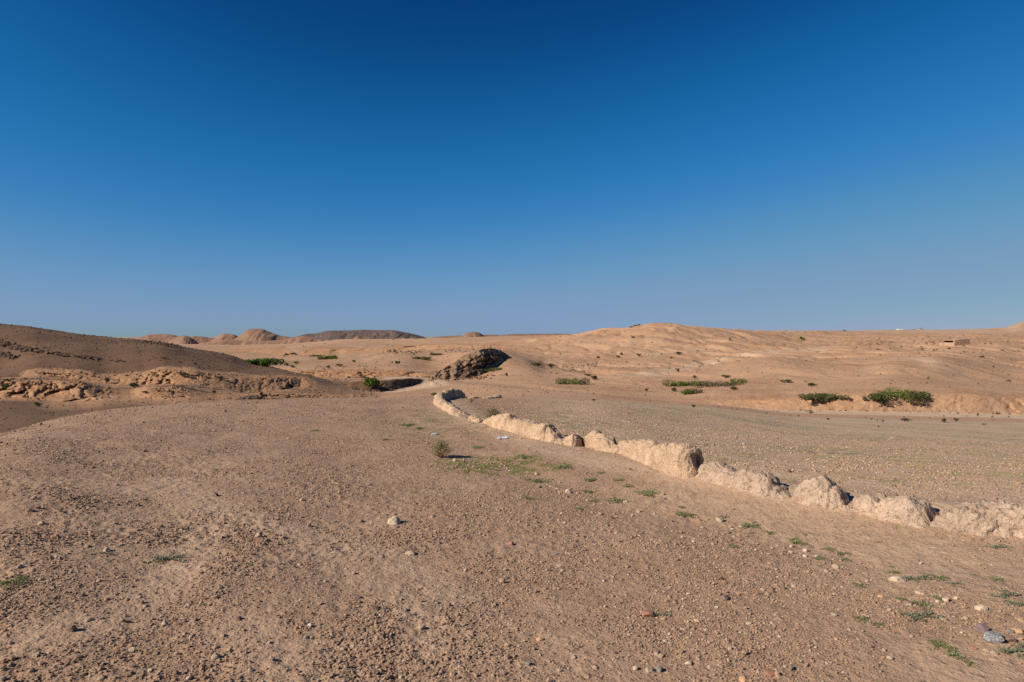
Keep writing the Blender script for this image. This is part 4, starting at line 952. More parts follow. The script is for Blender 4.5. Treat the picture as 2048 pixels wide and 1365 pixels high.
building('walled_farm', 'grey brown farm buildings with one dark tower on the skyline', 1837, 661.5, 1500, [('wall', [(-14, -6, -3, 2.4, 0, 5), (-6, 2, -3, 3.2, 1, 6), (8, 13, -3, 2.2, 0, 5)], M['greyblk']), ('tower', [(4.2, 7, -3, 5.2, 0, 4)], M['greyblk']), ('white_wall', [(-5, 3.6, -3, 2.4, -0.6, -0.1)], M['whitewall'])], 'farm')
building('rock_cairn', 'dark cairn like heap standing on the hill skyline', 1688.5, 663.5, 560, [('slab', [(-4, 4.5, -1, 2, 0, 4)], M['greyblk']), ('stone', [(-2.5, 1, 2, 3.4, 0.5, 3), (2, 4.3, 2, 3.0, 0.6, 2.6)], M['greyblk'])], 'cairn')


stuff_rocks('bank_clods', 'clods and small blocks broken from the eroded banks of the brown hillside', along([(0, 766), (60, 766), (120, 768), (170, 772), (215, 785)], 75, 8, 4, 0.06, 0.30, 60) + along([(300, 782), (350, 778), (400, 790)], 40, 10, 4, 0.06, 0.28, 60)
   + along([(100, 748), (200, 752), (330, 746), (440, 753), (520, 757), (600, 757)], 80, 10, 3, 0.07, 0.32, 60) + along([(380, 765), (450, 778), (540, 790), (620, 793), (740, 793)], 70, 10, 3, 0.06, 0.28, 60), M['clod'])
stuff_rocks('bank_blocks', 'blocks of earth lying along the foot of the river bank', along([(1500, 822), (1650, 822), (1800, 824), (2048, 829)], 60, 20, 1.0, 0.06, 0.22, 85), M['clod'])
# ------------------------------------------------------------------ plants
def leaf_quads(C, size, r, up=0.3):
    """a bent leaf (two triangles as a quad) at each centre C"""
    n = len(C)
    a = r.uniform(0, 2 * math.pi, n); el = r.uniform(-0.6, 1.2, n)
    d = np.stack([np.cos(a) * np.cos(el), np.sin(a) * np.cos(el), np.sin(el)], -1)
    h = np.cross(d, r.normal(size=(n, 3))); h /= np.linalg.norm(h, axis=1, keepdims=True) + 1e-9
    s = size * r.uniform(0.6, 1.4, n)[:, None]
    V = np.stack([C - d * s, C + h * s * 0.45, C + d * s, C - h * s * 0.45], 1).reshape(-1, 3)
    Fq = np.arange(4 * n).reshape(n, 4)
    return V, Fq
def leaf_mesh(name, C, size, mat, r, tone=None):
    V, Fq = leaf_quads(C, size, r)
    me = mesh_np(name, V, Fq, mat, smooth=False)
    n = len(C)
    t = r.uniform(0, 1, n) if tone is None else np.clip(tone + r.uniform(-0.35, 0.35, n), 0, 1)
    col = np.stack([t, r.uniform(0, 1, n), t, np.ones(n)], -1)
    set_attr(me, 'leaf', np.repeat(col, 4, 0))
    return me
def twig_mesh(name, segs, mat, k=4):
    """segs: (p0, p1, r0, r1)"""
    V, Fq = [], []
    for p0, p1, r0, r1 in segs:
        p0 = np.array(p0); p1 = np.array(p1); d = p1 - p0; d = d / (np.linalg.norm(d) + 1e-9)
        a = np.cross(d, (0.3, 0.2, 1.0)); a /= np.linalg.norm(a) + 1e-9; b = np.cross(d, a)
        n = len(V)
        for p, rr in ((p0, r0), (p1, r1)):
            for i in range(k):
                t = 2 * math.pi * i / k
                V.append(p + rr * (math.cos(t) * a + math.sin(t) * b))
        for i in range(k): Fq.append([n + i, n + (i + 1) % k, n + k + (i + 1) % k, n + k + i])
    return mesh_np(name, np.array(V), np.array(Fq), mat)
def shrub_meshes(seed, n=420, lobes=7, mat='leaf_dark', leaf=0.075, domed=True, droop=0.0, spread=1.0):
    """unit shrub: one metre wide and high, foot at the origin; returns crown and stems"""
    r = np.random.default_rng(seed)
    cs = []; segs = []
    for i in range(lobes):
        a = r.uniform(0, 6.28); q = r.uniform(0.0, 0.34) * spread
        cs.append((math.cos(a) * q, math.sin(a) * q, r.uniform(0.32, 0.72), r.uniform(0.17, 0.30)))
    C = []; T = []
    for i in range(n):
        x, y, z, s = cs[r.integers(lobes)]
        d = r.normal(size=3); d /= np.linalg.norm(d); q = r.uniform(0.35, 1.0) ** 0.5 * s
        p = np.array((x, y, z)) + d * q * (1.05, 1.05, 0.95)
        p[2] -= droop * max(0, math.hypot(p[0], p[1]) - 0.25)
        if p[2] < 0.02: p[2] = r.uniform(0.02, 0.2)
        C.append(p); T.append(0.35 + 0.6 * r.uniform() )
    for (x, y, z, s) in cs:
        segs.append(((x * 0.1, y * 0.1, -0.05), (x * 0.6, y * 0.6, z * 0.55), 0.022, 0.014))
        segs.append(((x * 0.6, y * 0.6, z * 0.55), (x, y, z), 0.014, 0.008))
        for _ in range(3):
            d = r.normal(size=3) * s * 0.7
            segs.append(((x, y, z), (x + d[0], y + d[1], z + abs(d[2])), 0.008, 0.004))
    return leaf_mesh('crown', np.array(C), leaf, M[mat], r, np.array(T)), twig_mesh('stem', segs, M['twig'], 3)
SHRUBS = {}
for mat in ('leaf_bright', 'leaf_dark', 'leaf_olive', 'leaf_grey', 'leaf_dry'):
    SHRUBS[mat] = [shrub_meshes(700 + 10 * i + len(mat), 460, 6 + i, mat, 0.075) for i in range(3)]
SMALL = {mat: [shrub_meshes(800 + 10 * i + len(mat), 110, 4, mat, 0.13)[0] for i in range(3)] for mat in ('leaf_dark', 'leaf_olive', 'leaf_grey', 'leaf_bright')}
def at_size(px, py, w, h, dmin=60, dmax=8000, extra=0.0):
    X, Y, Z = ground_at(px, py, dmin, dmax)
    k = Y / F_PX
    return X, Y + extra, float(terrain_z(X, Y + extra)[0]) if extra else Z, w * k, h * k
def shrub(px, py, w, h, label, mat='leaf_dark', cat='shrub', name='shrub', group=None, depth=None, v=0, dmin=60):
    X, Y, Z, W, H = at_size(px, py, w, h, dmin)
    crown, stem = SHRUBS[mat][v % 3]
    t = empty(name, (X, Y, Z - 0.04 * H), label=label, category=cat, group=group)
    t.rotation_euler = (0, 0, 0)
    t.scale = (W * 1.02, (depth or min(W, 1.4 * H + 0.3 * W)), H * 1.12)
    c = link('crown', crown, t); s = link('stem', stem, t, kind='stuff')
    return t
def thicket(px0, px1, py, h, label, mats, n, slope=0.0, cat='shrub thicket', name='thicket', dmin=60, leaf=0.2, lift=0.0, depth=2.5, hprof=None, stems=True, group=None):
    """a long clump grown together: one crown of several rounded masses with stems under it"""
    r = np.random.default_rng(int(px0 * 7 + py))
    X0, Y0, Z0 = ground_at((px0 + px1) / 2, py, dmin)
    k = Y0 / F_PX; W = (px1 - px0) * k; H = h * k
    t = empty(name, (X0, Y0, Z0 - 0.05), label=label, category=cat, group=group)
    nl = max(4, int(W / H * 2.6))
    C, T = [], []; lobes = []
    for i in range(nl):
        u = (i + r.uniform(0.1, 0.9)) / nl - 0.5
        hh = H * (hprof(u) if hprof else 1) * r.uniform(0.7, 1.05)
        yy = r.uniform(-0.5, 0.5) * depth
        rad = min(hh * 0.62, W * 0.3)
        lobes.append((u * W, yy, lift * H + hh - rad * 0.85 + slope * u * H, rad * r.uniform(1.0, 1.35), rad * 0.85))
    for i in range(n):
        x, y, z, rx, rz = lobes[r.integers(nl)]
        d = r.normal(size=3); d /= np.linalg.norm(d); q = r.uniform(0.3, 1.0) ** 0.45
        p = np.array((x + d[0] * rx * q, y + d[1] * rx * q, z + d[2] * rz * q))
        p[0] = np.clip(p[0], -W * 0.54, W * 0.54)
        if p[2] < 0.05 and lift >= 0: p[2] = r.uniform(0.05, 0.3) * H
        C.append(p); T.append(0.3 + 0.6 * r.uniform())
    C = np.array(C); T = np.array(T)
    if len(mats) == 1:
        link('crown', leaf_mesh('crown', C, leaf, M[mats[0]], r, T), t)
    else:
        lim = np.linspace(-W / 2, W / 2, len(mats) + 1)
        for i, mt in enumerate(mats):
            mm = (C[:, 0] + r.normal(0, W * 0.03, len(C)) >= (lim[i] if i else -1e9)) & (C[:, 0] < (lim[i + 1] if i < len(mats) - 1 else 1e9))
            if mm.sum() > 10: link('crown', leaf_mesh('crown', C[mm], leaf, M[mt], r, T[mm]), t)
    if stems:
        segs = []
        for x, y, z, rx, rz in lobes:
            for _ in range(3):
                a, b = r.normal(0, rx * 0.35, 2)
                segs.append(((x * 0.92, y * 0.5, -0.15), (x + a, y + b, max(z, 0.3)), 0.07, 0.025))
        link('stem', twig_mesh('stem', segs, M['twig'], 4), t, kind='stuff')
    return t
# trees and clumps one can tell apart
def tree(px, py, w, h, label, mat, trunk=0.3, n=1500, dmin=60, leaf=0.16, lobes=9, name='tree', seed=1):
    r = np.random.default_rng(seed)
    X, Y, Z, W, H = at_size(px, py, w, h, dmin)
    t = empty(name, (X, Y, Z - 0.05), label=label, category='tree')
    C, T, L = [], [], []
    for i in range(lobes):
        a = r.uniform(0, 6.28); q = math.sqrt(r.uniform(0, 1)) * 0.36 * W
        L.append((math.cos(a) * q, math.sin(a) * q, H * r.uniform(trunk + 0.2, 0.80), W * r.uniform(0.14, 0.22), H * r.uniform(0.13, 0.2)))
    for i in range(n):
        x, y, z, rx, rz = L[r.integers(lobes)]
        d = r.normal(size=3); d /= np.linalg.norm(d); q = r.uniform(0.3, 1) ** 0.4
        C.append((x + d[0] * rx * q, y + d[1] * rx * q, z + d[2] * rz * q)); T.append(0.3 + 0.6 * r.uniform())
    link('crown', leaf_mesh('crown', np.array(C), leaf, M[mat], r, np.array(T)), t)
    fork = (0.02 * W, 0, H * trunk)
    segs = [((0, 0, -0.2), fork, 0.035 * H, 0.025 * H)]
    for x, y, z, rx, rz in L:
        segs.append((fork, (x * 0.6, y * 0.6, (z + H * trunk) / 2), 0.016 * H, 0.011 * H)); segs.append(((x * 0.6, y * 0.6, (z + H * trunk) / 2), (x, y, z), 0.011 * H, 0.006 * H))
    link('trunk', twig_mesh('trunk', segs, M['twig'], 6), t)
    return t
tree(742, 779, 35, 26, 'bright green rounded tree standing against the dark river bank', 'leaf_bright', 0.12, 2600, 100, 0.17, 12, seed=3)
tree(795.5, 731, 12.5, 9.5, 'small dark tree with its own shadow on the rolling terrace', 'leaf_dark', 0.25, 420, 200, 0.22, 6, seed=4)
tree(1603.5, 682, 14, 9, 'lone dark tree high on the tan hill', 'leaf_dark', 0.2, 420, 200, 0.24, 6, seed=6)
tree(709, 727, 7, 7, 'tiny upright tree on the terrace above the far bank', 'leaf_olive', 0.2, 220, 200, 0.2, 4, seed=7)
thicket(498, 542, 732, 14, 'dark green flat topped trees where the hillside meets the plain', ['leaf_bright'], 1100, 0.0, 'tree clump', 'tree_clump', 160, 0.33, 0.1, 5)
thicket(528, 562, 731, 14, 'second flat topped tree clump casting a long shadow', ['leaf_dark'], 800, 0.0, 'tree clump', 'tree_clump', 160, 0.33, 0.15, 5)
thicket(1330, 1395, 773, 15, 'bright green thicket with a taller dark end, on the valley floor', ['leaf_dark', 'leaf_bright', 'leaf_bright'], 2400, 0, leaf=0.13, dmin=90, hprof=lambda u: 1.0 - 0.35 * (u > -0.3))
thicket(1385, 1482, 773, 12, 'long olive brown thicket joined to the bright green one', ['leaf_olive', 'leaf_grey', 'leaf_olive'], 2600, 0, leaf=0.13, dmin=90)
thicket(1464, 1494, 767, 11, 'yellowish green shrub ending the long thicket', ['leaf_bright'], 700, 0, leaf=0.12, dmin=90)
thicket(1362, 1402, 788, 12, 'round green thicket in front of the long one', ['leaf_bright', 'leaf_olive'], 1300, 0, leaf=0.12, dmin=90)
thicket(1114, 1176, 769, 14, 'low green thicket at the foot of the tan hill', ['leaf_dark', 'leaf_bright', 'leaf_dark'], 1700, 0, leaf=0.14, dmin=110)
thicket(1600, 1692, 798, 13, 'dark green thornbush trailing over the bank, first by the dead shrub', ['leaf_dark'], 2600, 0, leaf=0.11, dmin=95, hprof=lambda u: 0.75 + 0.3 * math.cos(u * 3))
thicket(1727, 1858, 799, 20, 'largest thornbush spilling over the river bank', ['leaf_dark', 'leaf_bright', 'leaf_dark'], 4800, 0, leaf=0.11, dmin=95, hprof=lambda u: 0.62 + 0.55 * max(0, math.sin((u + 0.4) * 3.2)))
thicket(1760, 1775, 812, 13, 'clump of leaves hanging down the bank face below the largest thornbush', ['leaf_dark'], 420, 0, leaf=0.1, dmin=90, stems=True, depth=0.8)
thicket(1822, 1846, 812, 16, 'thin twiggy growth hanging below the end of the largest thornbush', ['leaf_olive'], 420, 0, leaf=0.09, dmin=90, depth=0.8)
thicket(1632, 1662, 806, 9, 'fringe of branches hanging under the dark thornbush', ['leaf_dark'], 420, 0, leaf=0.1, dmin=90, depth=0.8)
thicket(958, 1003, 744, 8, 'slanting green hedge at the foot of the rock outcrop', ['leaf_bright', 'leaf_dark', 'leaf_dark'], 900, 0.9, leaf=0.2, dmin=120, depth=2)
thicket(636, 675, 719, 8, 'green thicket on the crest of the rolling terrace', ['leaf_dark', 'leaf_bright'], 900, 0.4, leaf=0.3, dmin=200)
thicket(620, 648, 714, 4, 'thin green line of shrubs behind the terrace thicket', ['leaf_bright'], 350, 0, leaf=0.3, dmin=200)
thicket(824, 861, 719, 6, 'flat dark green patch of bushes near the pale track', ['leaf_dark'], 700, 0, leaf=0.25, dmin=200)
thicket(860, 885, 711, 5, 'small flat green patch above the dark one', ['leaf_dark'], 400, 0, leaf=0.26, dmin=200)
INDIV = [
 (574, 732, 13, 7, 'round green bush just past the flat topped trees', 'leaf_bright'), (593, 728, 15, 5, 'low green bush above the tan terrace, next to a smaller one', 'leaf_bright'),
 (586, 736, 12, 5, 'low dark bush nearest the terrace lip', 'leaf_dark'), (573, 711, 12, 5, 'greenish bush on the pale plain, left of a grey one', 'leaf_dark'),
 (587, 710, 13, 4, 'greyish bush beside the greenish one on the pale plain', 'leaf_grey'), (569, 714, 6, 3, 'tiny green bush under the greyish pair', 'leaf_dark'),
 (656, 737, 11, 6, 'grey bush on the terrace above the far bank', 'leaf_grey'), (680, 734, 16, 6, 'wider grey green bush on the terrace above the far bank', 'leaf_olive'),
 (784, 728, 5, 5, 'little bush beside the small dark tree', 'leaf_olive'), (828, 711, 6, 4, 'single round bush by the pale track', 'leaf_olive'),
 (728, 757, 12, 5, 'grey bush on the bank shelf behind the bright green tree', 'leaf_grey'), (697, 757, 12, 4, 'pale green bush under the far bank', 'leaf_olive'),
 (1013, 753, 9, 7, 'small bush on the slope right below the outcrop', 'leaf_olive'), (1074, 733, 22, 9, 'dark green bush low on the tan hill', 'leaf_dark'),
 (1103, 735, 26, 7, 'straggly grey bush next to the dark green one', 'leaf_grey'), (1189, 760, 22, 9, 'grey green bush behind the low thicket', 'leaf_olive'), (1176, 753, 16, 5, 'sparse bush uphill of the low thicket', 'leaf_olive'),
 (1293, 783, 10, 6, 'single small bush alone on the valley floor', 'leaf_dark'), (1348, 784, 19, 9, 'dark bush left of the round green thicket', 'leaf_olive'),
 (1452, 757, 20, 7, 'grey bush behind the long thicket', 'leaf_olive'), (1389, 758, 12, 7, 'bare grey bush behind the long thicket', 'leaf_grey'), (1356, 745, 10, 8, 'thin upright bush uphill of the long thicket', 'leaf_olive'),
 (1574, 766, 23, 8, 'dark bush at the head of a small gully', 'leaf_dark'), (1623, 773, 26, 7, 'flat dark bush above the trailing thornbush', 'leaf_dark'), (1466, 781, 18, 9, 'dark bush sunk in a gully below the long thicket', 'leaf_dark'),
 (1278, 714, 9, 7, 'dark bush halfway up the tan hill', 'leaf_olive'), (1358, 709, 22, 5, 'grey line of bush across the upper tan hill', 'leaf_grey'), (1243, 711, 10, 6, 'one of two grey bushes side by side on the tan hill, upper one', 'leaf_olive'),
 (1236, 717, 9, 6, 'one of two grey bushes side by side on the tan hill, lower one', 'leaf_olive'), (1342, 718, 7, 4, 'small bush under the grey line of bush', 'leaf_olive'),
 (1460, 682, 7, 5, 'dark bush near the top of the tan hill', 'leaf_olive'), (1266, 677, 8, 4, 'dark bush below the summit rocks', 'leaf_olive'), (1196, 717, 11, 4, 'pale bush low on the flank of the tan hill', 'leaf_grey'),
 (1620, 828, 16, 8, 'pale green bush on the edge of the dry riverbed', 'leaf_dry'), (1656, 842, 7, 5, 'small bush this side of the dry riverbed', 'leaf_olive'), (1810, 843, 28, 7, 'wide brownish green bush this side of the riverbed', 'leaf_grey'),
 (1888, 846, 16, 10, 'pointed green bush this side of the riverbed', 'leaf_olive'), (1912, 844, 10, 8, 'small round bush beside the pointed one', 'leaf_olive'), (1955, 833, 6, 6, 'tiny upright bush on the riverbed edge', 'leaf_olive'),
 (1966, 850, 11, 3, 'flat low bush near the field edge', 'leaf_grey'), (1996, 829, 10, 3, 'flat green bush on the pale riverbed', 'leaf_olive'), (1915, 828, 7, 2, 'smallest flat bush on the pale riverbed', 'leaf_olive'), (1757, 856, 5, 5, 'small bush in the stony field', 'leaf_olive'),
 (1387, 836, 10, 7, 'green tuft bush at the edge of the stony field', 'leaf_olive'), (1186, 814, 10, 6, 'dark tuft bush in the stony field beyond the wall', 'leaf_olive'), (1897, 699, 7, 4, 'green bush just below the hut ruin', 'leaf_dark'), (1964, 716, 10, 5, 'dark green bush on the slope right of the hut ruin', 'leaf_dark'),
 (1728, 802, 12, 9, 'dead grey shrub between the two thornbushes', 'leaf_grey'), (1987, 735, 7, 4, 'small dark bush in the gully beyond the field', 'leaf_olive'), (2017, 764, 9, 5, 'grey bush above the bank near the frame edge', 'leaf_grey'),
 (77, 814, 15, 10, 'dark round bush at the foot of the orange bank', 'leaf_dark'), (268, 776, 24, 12, 'dark bush filling a gully of the orange bank', 'leaf_dark'), (291, 787, 14, 6, 'flat grey bush near the gully mouth', 'leaf_grey'),
 (213, 767, 13, 12, 'dark bush tucked under the upper bank', 'leaf_olive'), (368, 755, 26, 11, 'brown bush on the lip of the upper bank', 'leaf_grey'), (440, 759, 18, 8, 'grey brown bush hanging on the upper bank', 'leaf_grey'),
 (345, 793, 9, 12, 'upright bush in the clustered gullies', 'leaf_olive'), (428, 787, 13, 6, 'round bush on the slope between the banks', 'leaf_olive'), (420, 801, 8, 4, 'little bush just over the mound edge', 'leaf_olive'),
 (483, 787, 9, 8, 'grey bush at the foot of the scalloped bank', 'leaf_grey'), (523, 793, 11, 9, 'green bush at the foot of the scalloped bank', 'leaf_olive'), (12, 778, 16, 8, 'dark bush in the first gully of the orange bank', 'leaf_dark'), (18, 764, 12, 6, 'dark bush on the lip of the orange bank', 'leaf_dark'),
 (390, 730, 9, 5, 'dark bush high on the brown hillside', 'leaf_dark'), (330, 719, 18, 4, 'line of bush under the pale scar on the hillside', 'leaf_olive'), (360, 726, 9, 3, 'tiny bush at the end of the pale scar', 'leaf_olive'), (418, 735, 7, 3, 'faint bush low on the brown hillside', 'leaf_olive'),
 (870, 793, 22, 7, 'bright green bush behind the curved wall end', 'leaf_bright'), (1844, 700, 8, 3, 'flat bush on the far slope below the skyline farm', 'leaf_olive'), (1868, 702, 9, 3, 'pair of low green bushes near the hut ruin', 'leaf_olive'),
]
for i, (px, py, w, h, lab, mat) in enumerate(INDIV):
    shrub(px, py, w, h, lab, mat, v=i, dmin=(40 if 1180 < px < 1400 and 805 < py < 840 or py > 852 else 60) if px > 900 else (60 if py < 760 or px < 600 else 24), group='shrubs dotted over the valley and hills')
# dots: shrubs too small to tell apart
dots = []
def scatter_dots(where, n, x0, x1, ytop, ybot, wmin, wmax, mats):
    for _ in range(n):
        x = rng.uniform(x0, x1); t = rng.uniform() ** 0.8
        y = ytop(x) + (ybot(x) - ytop(x)) * t
        dots.append((x, y, rng.uniform(wmin, wmax) * (0.7 + 0.6 * t), mats[rng.integers(len(mats))], where))
crest = lambda x: np.interp(x, [1050, 1130, 1200, 1260, 1320, 1450, 1640, 2048], [682, 672, 662, 656, 653, 660, 668, 672])
scatter_dots('the flank of the tan hill below the summit rocks', 60, 1060, 1420, crest, lambda x: 750, 2.2, 5.5, ['leaf_olive', 'leaf_dark', 'leaf_grey'])
scatter_dots('the wide tan slope above the riverbed thornbushes', 50, 1420, 2048, crest, lambda x: 778, 2.2, 5.5, ['leaf_olive', 'leaf_dark', 'leaf_grey'])
scatter_dots('the far slope around the hut ruin', 40, 1700, 2048, lambda x: 668, lambda x: 706, 2.2, 6, ['leaf_olive', 'leaf_dark'])
scatter_dots('the rolling terrace above the far bank', 34, 600, 1000, lambda x: 700, lambda x: 740, 1.8, 4.5, ['leaf_olive', 'leaf_dark', 'leaf_grey'])
scatter_dots('the far plain under the mesas', 26, 520, 1060, lambda x: 683, lambda x: 699, 1.6, 4, ['leaf_dark', 'leaf_olive'])
scatter_dots('the smooth valley floor behind the curved wall', 20, 900, 1300, lambda x: 768, lambda x: 796, 2, 4.5, ['leaf_grey', 'leaf_olive'])
scatter_dots('the strip between stony field and dry riverbed', 22, 1420, 2048, lambda x: 832, lambda x: 850, 2, 5, ['leaf_grey', 'leaf_olive'])
scatter_dots('the brown hillside and its gullies', 20, 0, 560, lambda x: 700, lambda x: 792, 2, 5, ['leaf_dark', 'leaf_olive'])
for i, (x, y, w, mt, where) in enumerate(dots):
    X, Y, Z, W, H = at_size(x, y, w, w * 0.6, 60)
    o = link('small_shrub', SMALL[mt][i % 3], None, label='tiny shrub speck on ' + where, category='shrub', group='specks of shrub on ' + where)
    o.location = (X, Y, Z - 0.04 * H); o.scale = (W, W, max(H, 0.3) * 1.1)
# the two dry bushes beside the wall, built twig by twig
def dry_bush(px, py, w, h, label, seed, mat, leafn, twigs=90, lean=0.0):
    r = np.random.default_rng(seed)
    X, Y, Z = ground_at(px, py, 5, 40); k = Y / F_PX; W, H = w * k, h * k
    t = empty('dry_bush', (X, Y, Z), label=label, category='bush')
    segs, C, T = [], [], []
    for i in range(twigs):
        a = r.uniform(0, 6.28); tilt = r.uniform(0, 1.35); L = r.uniform(0.7, 1.05)
        d = np.array((math.cos(a) * math.sin(tilt) * W * 0.56 + lean * H, math.sin(a) * math.sin(tilt) * W * 0.56, math.cos(tilt) ** 0.7 * H)) * L
        p = np.array((math.cos(a), math.sin(a), 0)) * 0.03 * W
        q = p + d * 0.45 + r.normal(0, 0.03 * W, 3); e = p + d + r.normal(0, 0.03 * W, 3)
        q[2] = max(q[2], 0.01); e[2] = max(e[2], 0.015)
        segs += [(p, q, 0.0028, 0.0020), (q, e, 0.0020, 0.0009)]
        for _ in range(3):
            s = q + (e - q) * r.uniform(0, 0.8); f = s + (d * 0.25 + r.normal(0, 0.07 * W, 3)) * r.uniform(0.5, 1)
            f[2] = max(f[2], 0.01)
            segs.append((s, f, 0.0014, 0.0007))
            for _ in range(leafn):
                u = r.uniform(); C.append(s + (f - s) * u + r.normal(0, 0.012 * W, 3)); T.append(0.3 + 0.5 * r.uniform())
    link('twigs', twig_mesh('twigs', segs, M['twig_pale'], 3), t, kind='stuff')
    link('foliage', leaf_mesh('foliage', np.array(C), 0.0085, M[mat], r, np.array(T)), t, kind='stuff')
M['twig_pale'] = plain('dry_twig', (0.38, 0.29, 0.17), 0.9)
dry_bush(881, 915, 42, 36, 'dry straw green bush alone on the gravel before the wall', 31, 'leaf_dry', 3, 190)
dry_bush(985, 842, 36, 27, 'grey green wispy bush behind the start of the long wall', 33, 'leaf_grey', 5, 140)
dry_bush(942, 806, 13, 10, 'small wispy bush at the mouth of the curved wall', 35, 'leaf_dry', 6, 40)

# weeds creeping over the gravel
def weed_mesh(seed, stems, mat, dense=1.0, arms=None):
    """unit prostrate weed, radius one"""
    r = np.random.default_rng(seed)
    segs, C, S, T = [], [], [], []
    for i in range(stems):
        a = r.uniform(0, 6.28) if arms is None else arms[i % len(arms)] + r.normal(0, 0.2)
        L = r.uniform(0.45, 1.0); n = 9; p = np.array((0.0, 0.0, 0.02)); ps = [p]
        for j in range(n):
            a += r.normal(0, 0.16)
            p = p + np.array((math.cos(a), math.sin(a), 0)) * L / n
            p = np.array((p[0], p[1], 0.02 + 0.06 * math.sin(j * 0.9 + seed) ** 2 + r.uniform(0, 0.03))); ps.append(p)
        for j in range(n):
            segs.append((ps[j], ps[j + 1], 0.012 * (1 - j / n * 0.6), 0.010 * (1 - j / n * 0.6)))
            m = int((2 + 5 * j / n) * dense)
            for _ in range(m):
                q = ps[j] + (ps[j + 1] - ps[j]) * r.uniform() + np.append(r.normal(0, 0.055, 2), r.uniform(0, 0.09))
                C.append(q); T.append(0.25 + 0.6 * r.uniform())
    leaves = leaf_mesh('leaves', np.array(C), 0.050, M[mat], r, np.array(T))
    tw = twig_mesh('stems', segs, M['twig'], 3)
    return leaves, tw
WEEDS = [weed_mesh(40 + i, 10 + 2 * i, 'leaf_weed', 1.0 + 0.25 * (i % 3)) for i in range(4)] + [weed_mesh(50 + i, 8, 'leaf_bluish', 1.1, arms=(0.3, 2.8, 3.6, 5.9)) for i in range(3)]
WL = [
 (1832, 1160, 50, 6, 'bluish weed crowding behind the pale boulder'), (1790, 1148, 28, 0, 'green weed tuft off the left end of the pale boulder'), (1880, 1158, 34, 1, 'pale sprawling weed past the bluish one'), (1911, 1169, 28, 4, 'narrow weed with a dark foot, pale boulder side'),
 (1785, 1135, 13, 2, 'small weed tuft uphill of the pale boulder'), (1993, 1160, 26, 3, 'compact green weed near the frame edge'), (1951, 1152, 15, 0, 'faint weed tuft on bare dust'), (1722, 1173, 28, 1, 'bright two lobed weed at the gravel edge'),
 (1805, 1201, 24, 2, 'weed joined to a purple stone'), (1844, 1210, 34, 3, 'weed between the purple and the brown stone'), (1875, 1200, 30, 0, 'weed ending at the cream stone'), (1835, 1236, 66, 5, 'longest bluish weed spread flat below the brown stone'),
 (1726, 1240, 32, 1, 'green weed trailing down the gravel'), (1758, 1252, 26, 2, 'yellowish weed below the trailing one'), (2011, 1192, 48, 4, 'dark bluish weed with an upright spike'), (2035, 1210, 46, 5, 'bluish weed running out of view'),
 (1880, 1292, 40, 3, 'bright green weed heading a pale dusty strip'), (1916, 1312, 48, 0, 'green weed along the pale dusty strip'), (1940, 1328, 26, 1, 'last small weed of the dusty strip'), (2030, 1306, 70, 6, 'big bluish weed under the grey white stone'), (1885, 1257, 16, 2, 'little weed between the long one and the grey white stone'),
 (1322, 1231, 36, 4, 'bluish weed trailing from behind the reddish stone'), (1600, 1087, 44, 0, 'widest green weed of the drainage line'), (1541, 1067, 22, 1, 'green tuft just uphill of the widest weed'), (1466, 1094, 26, 2, 'faint green weed out on the gravel'),
 (1657, 1100, 22, 3, 'green weed in a loose group of three, first'), (1687, 1110, 28, 0, 'green weed in a loose group of three, largest'), (1691, 1121, 22, 1, 'green weed in a loose group of three, lowest'), (1641, 1118, 24, 2, 'green weed growing round a cream stone'),
 (1500, 1053, 34, 3, 'pale yellowish weed near the drainage line'), (1503, 1068, 14, 0, 'small tuft under the yellowish weed'), (1449, 1036, 20, 1, 'weed topping the tan stone cluster'), (1370, 1034, 38, 2, 'sprawling pale weed above the drainage line'), (1364, 1016, 15, 3, 'dark upright tuft above the sprawling weed'),
 (1609, 1070, 14, 0, 'lone tuft on the bare slope under the wall block'), (1757, 1086, 13, 1, 'lone tuft on the bare slope under the dipping wall'), (1998, 1096, 36, 4, 'dark twiggy weed under the frame edge wall'),
 (34, 1167, 56, 1, 'feathery green weed at the edge of the frame'), (331, 1121, 64, 5, 'three armed bluish weed on rough ground'), (212, 1108, 26, 4, 'weed under a cream stone'), (406, 1210, 12, 2, 'tiny yellow green weed on rough ground'),
 (931, 1033, 15, 3, 'tiny weed beyond the cream rock'), (1060, 998, 28, 0, 'flat weed on open gravel'), (1186, 1003, 20, 1, 'weed in the stony drainage line, by pale pebbles'), (1157, 1018, 20, 2, 'thin weed below the stony drainage line'), (748, 1245, 14, 3, 'small weed by a flat brown clod'), (717, 1211, 14, 0, 'small weed uphill of a flat brown clod'),
 (1046, 916, 30, 3, 'spiky darker weed above the green patch'), (1122, 936, 42, 0, 'weed mat to the right end of the green patch'), (1201, 947, 18, 1, 'round weed on the slope of the tallest wall'), (1177, 962, 28, 2, 'weed midway down the slope of the tallest wall'), (1239, 962, 22, 3, 'pale weed on the slope of the tallest wall'),
 (1075, 963, 44, 0, 'thin line of weeds below the green patch'), (1256, 974, 22, 1, 'small weed lower on the slope'), (1296, 989, 44, 3, 'bright stretched weed below the tallest wall'), (1236, 1004, 36, 1, 'yellow green weed beside a cream stone'), (1174, 986, 24, 2, 'weed next to the tan boulder of the drainage line'),
 (955, 897, 24, 3, 'flat weed behind the dry straw bush'), (840, 858, 22, 2, 'weed near the blue bottle'), (812, 852, 26, 1, 'weed further along from the blue bottle'), (775, 881, 20, 0, 'faint weed on the mound crown'), (632, 862, 16, 1, 'lonely weed on the mound crown'), (630, 908, 14, 0, 'small weed lower on the mound crown'),
]
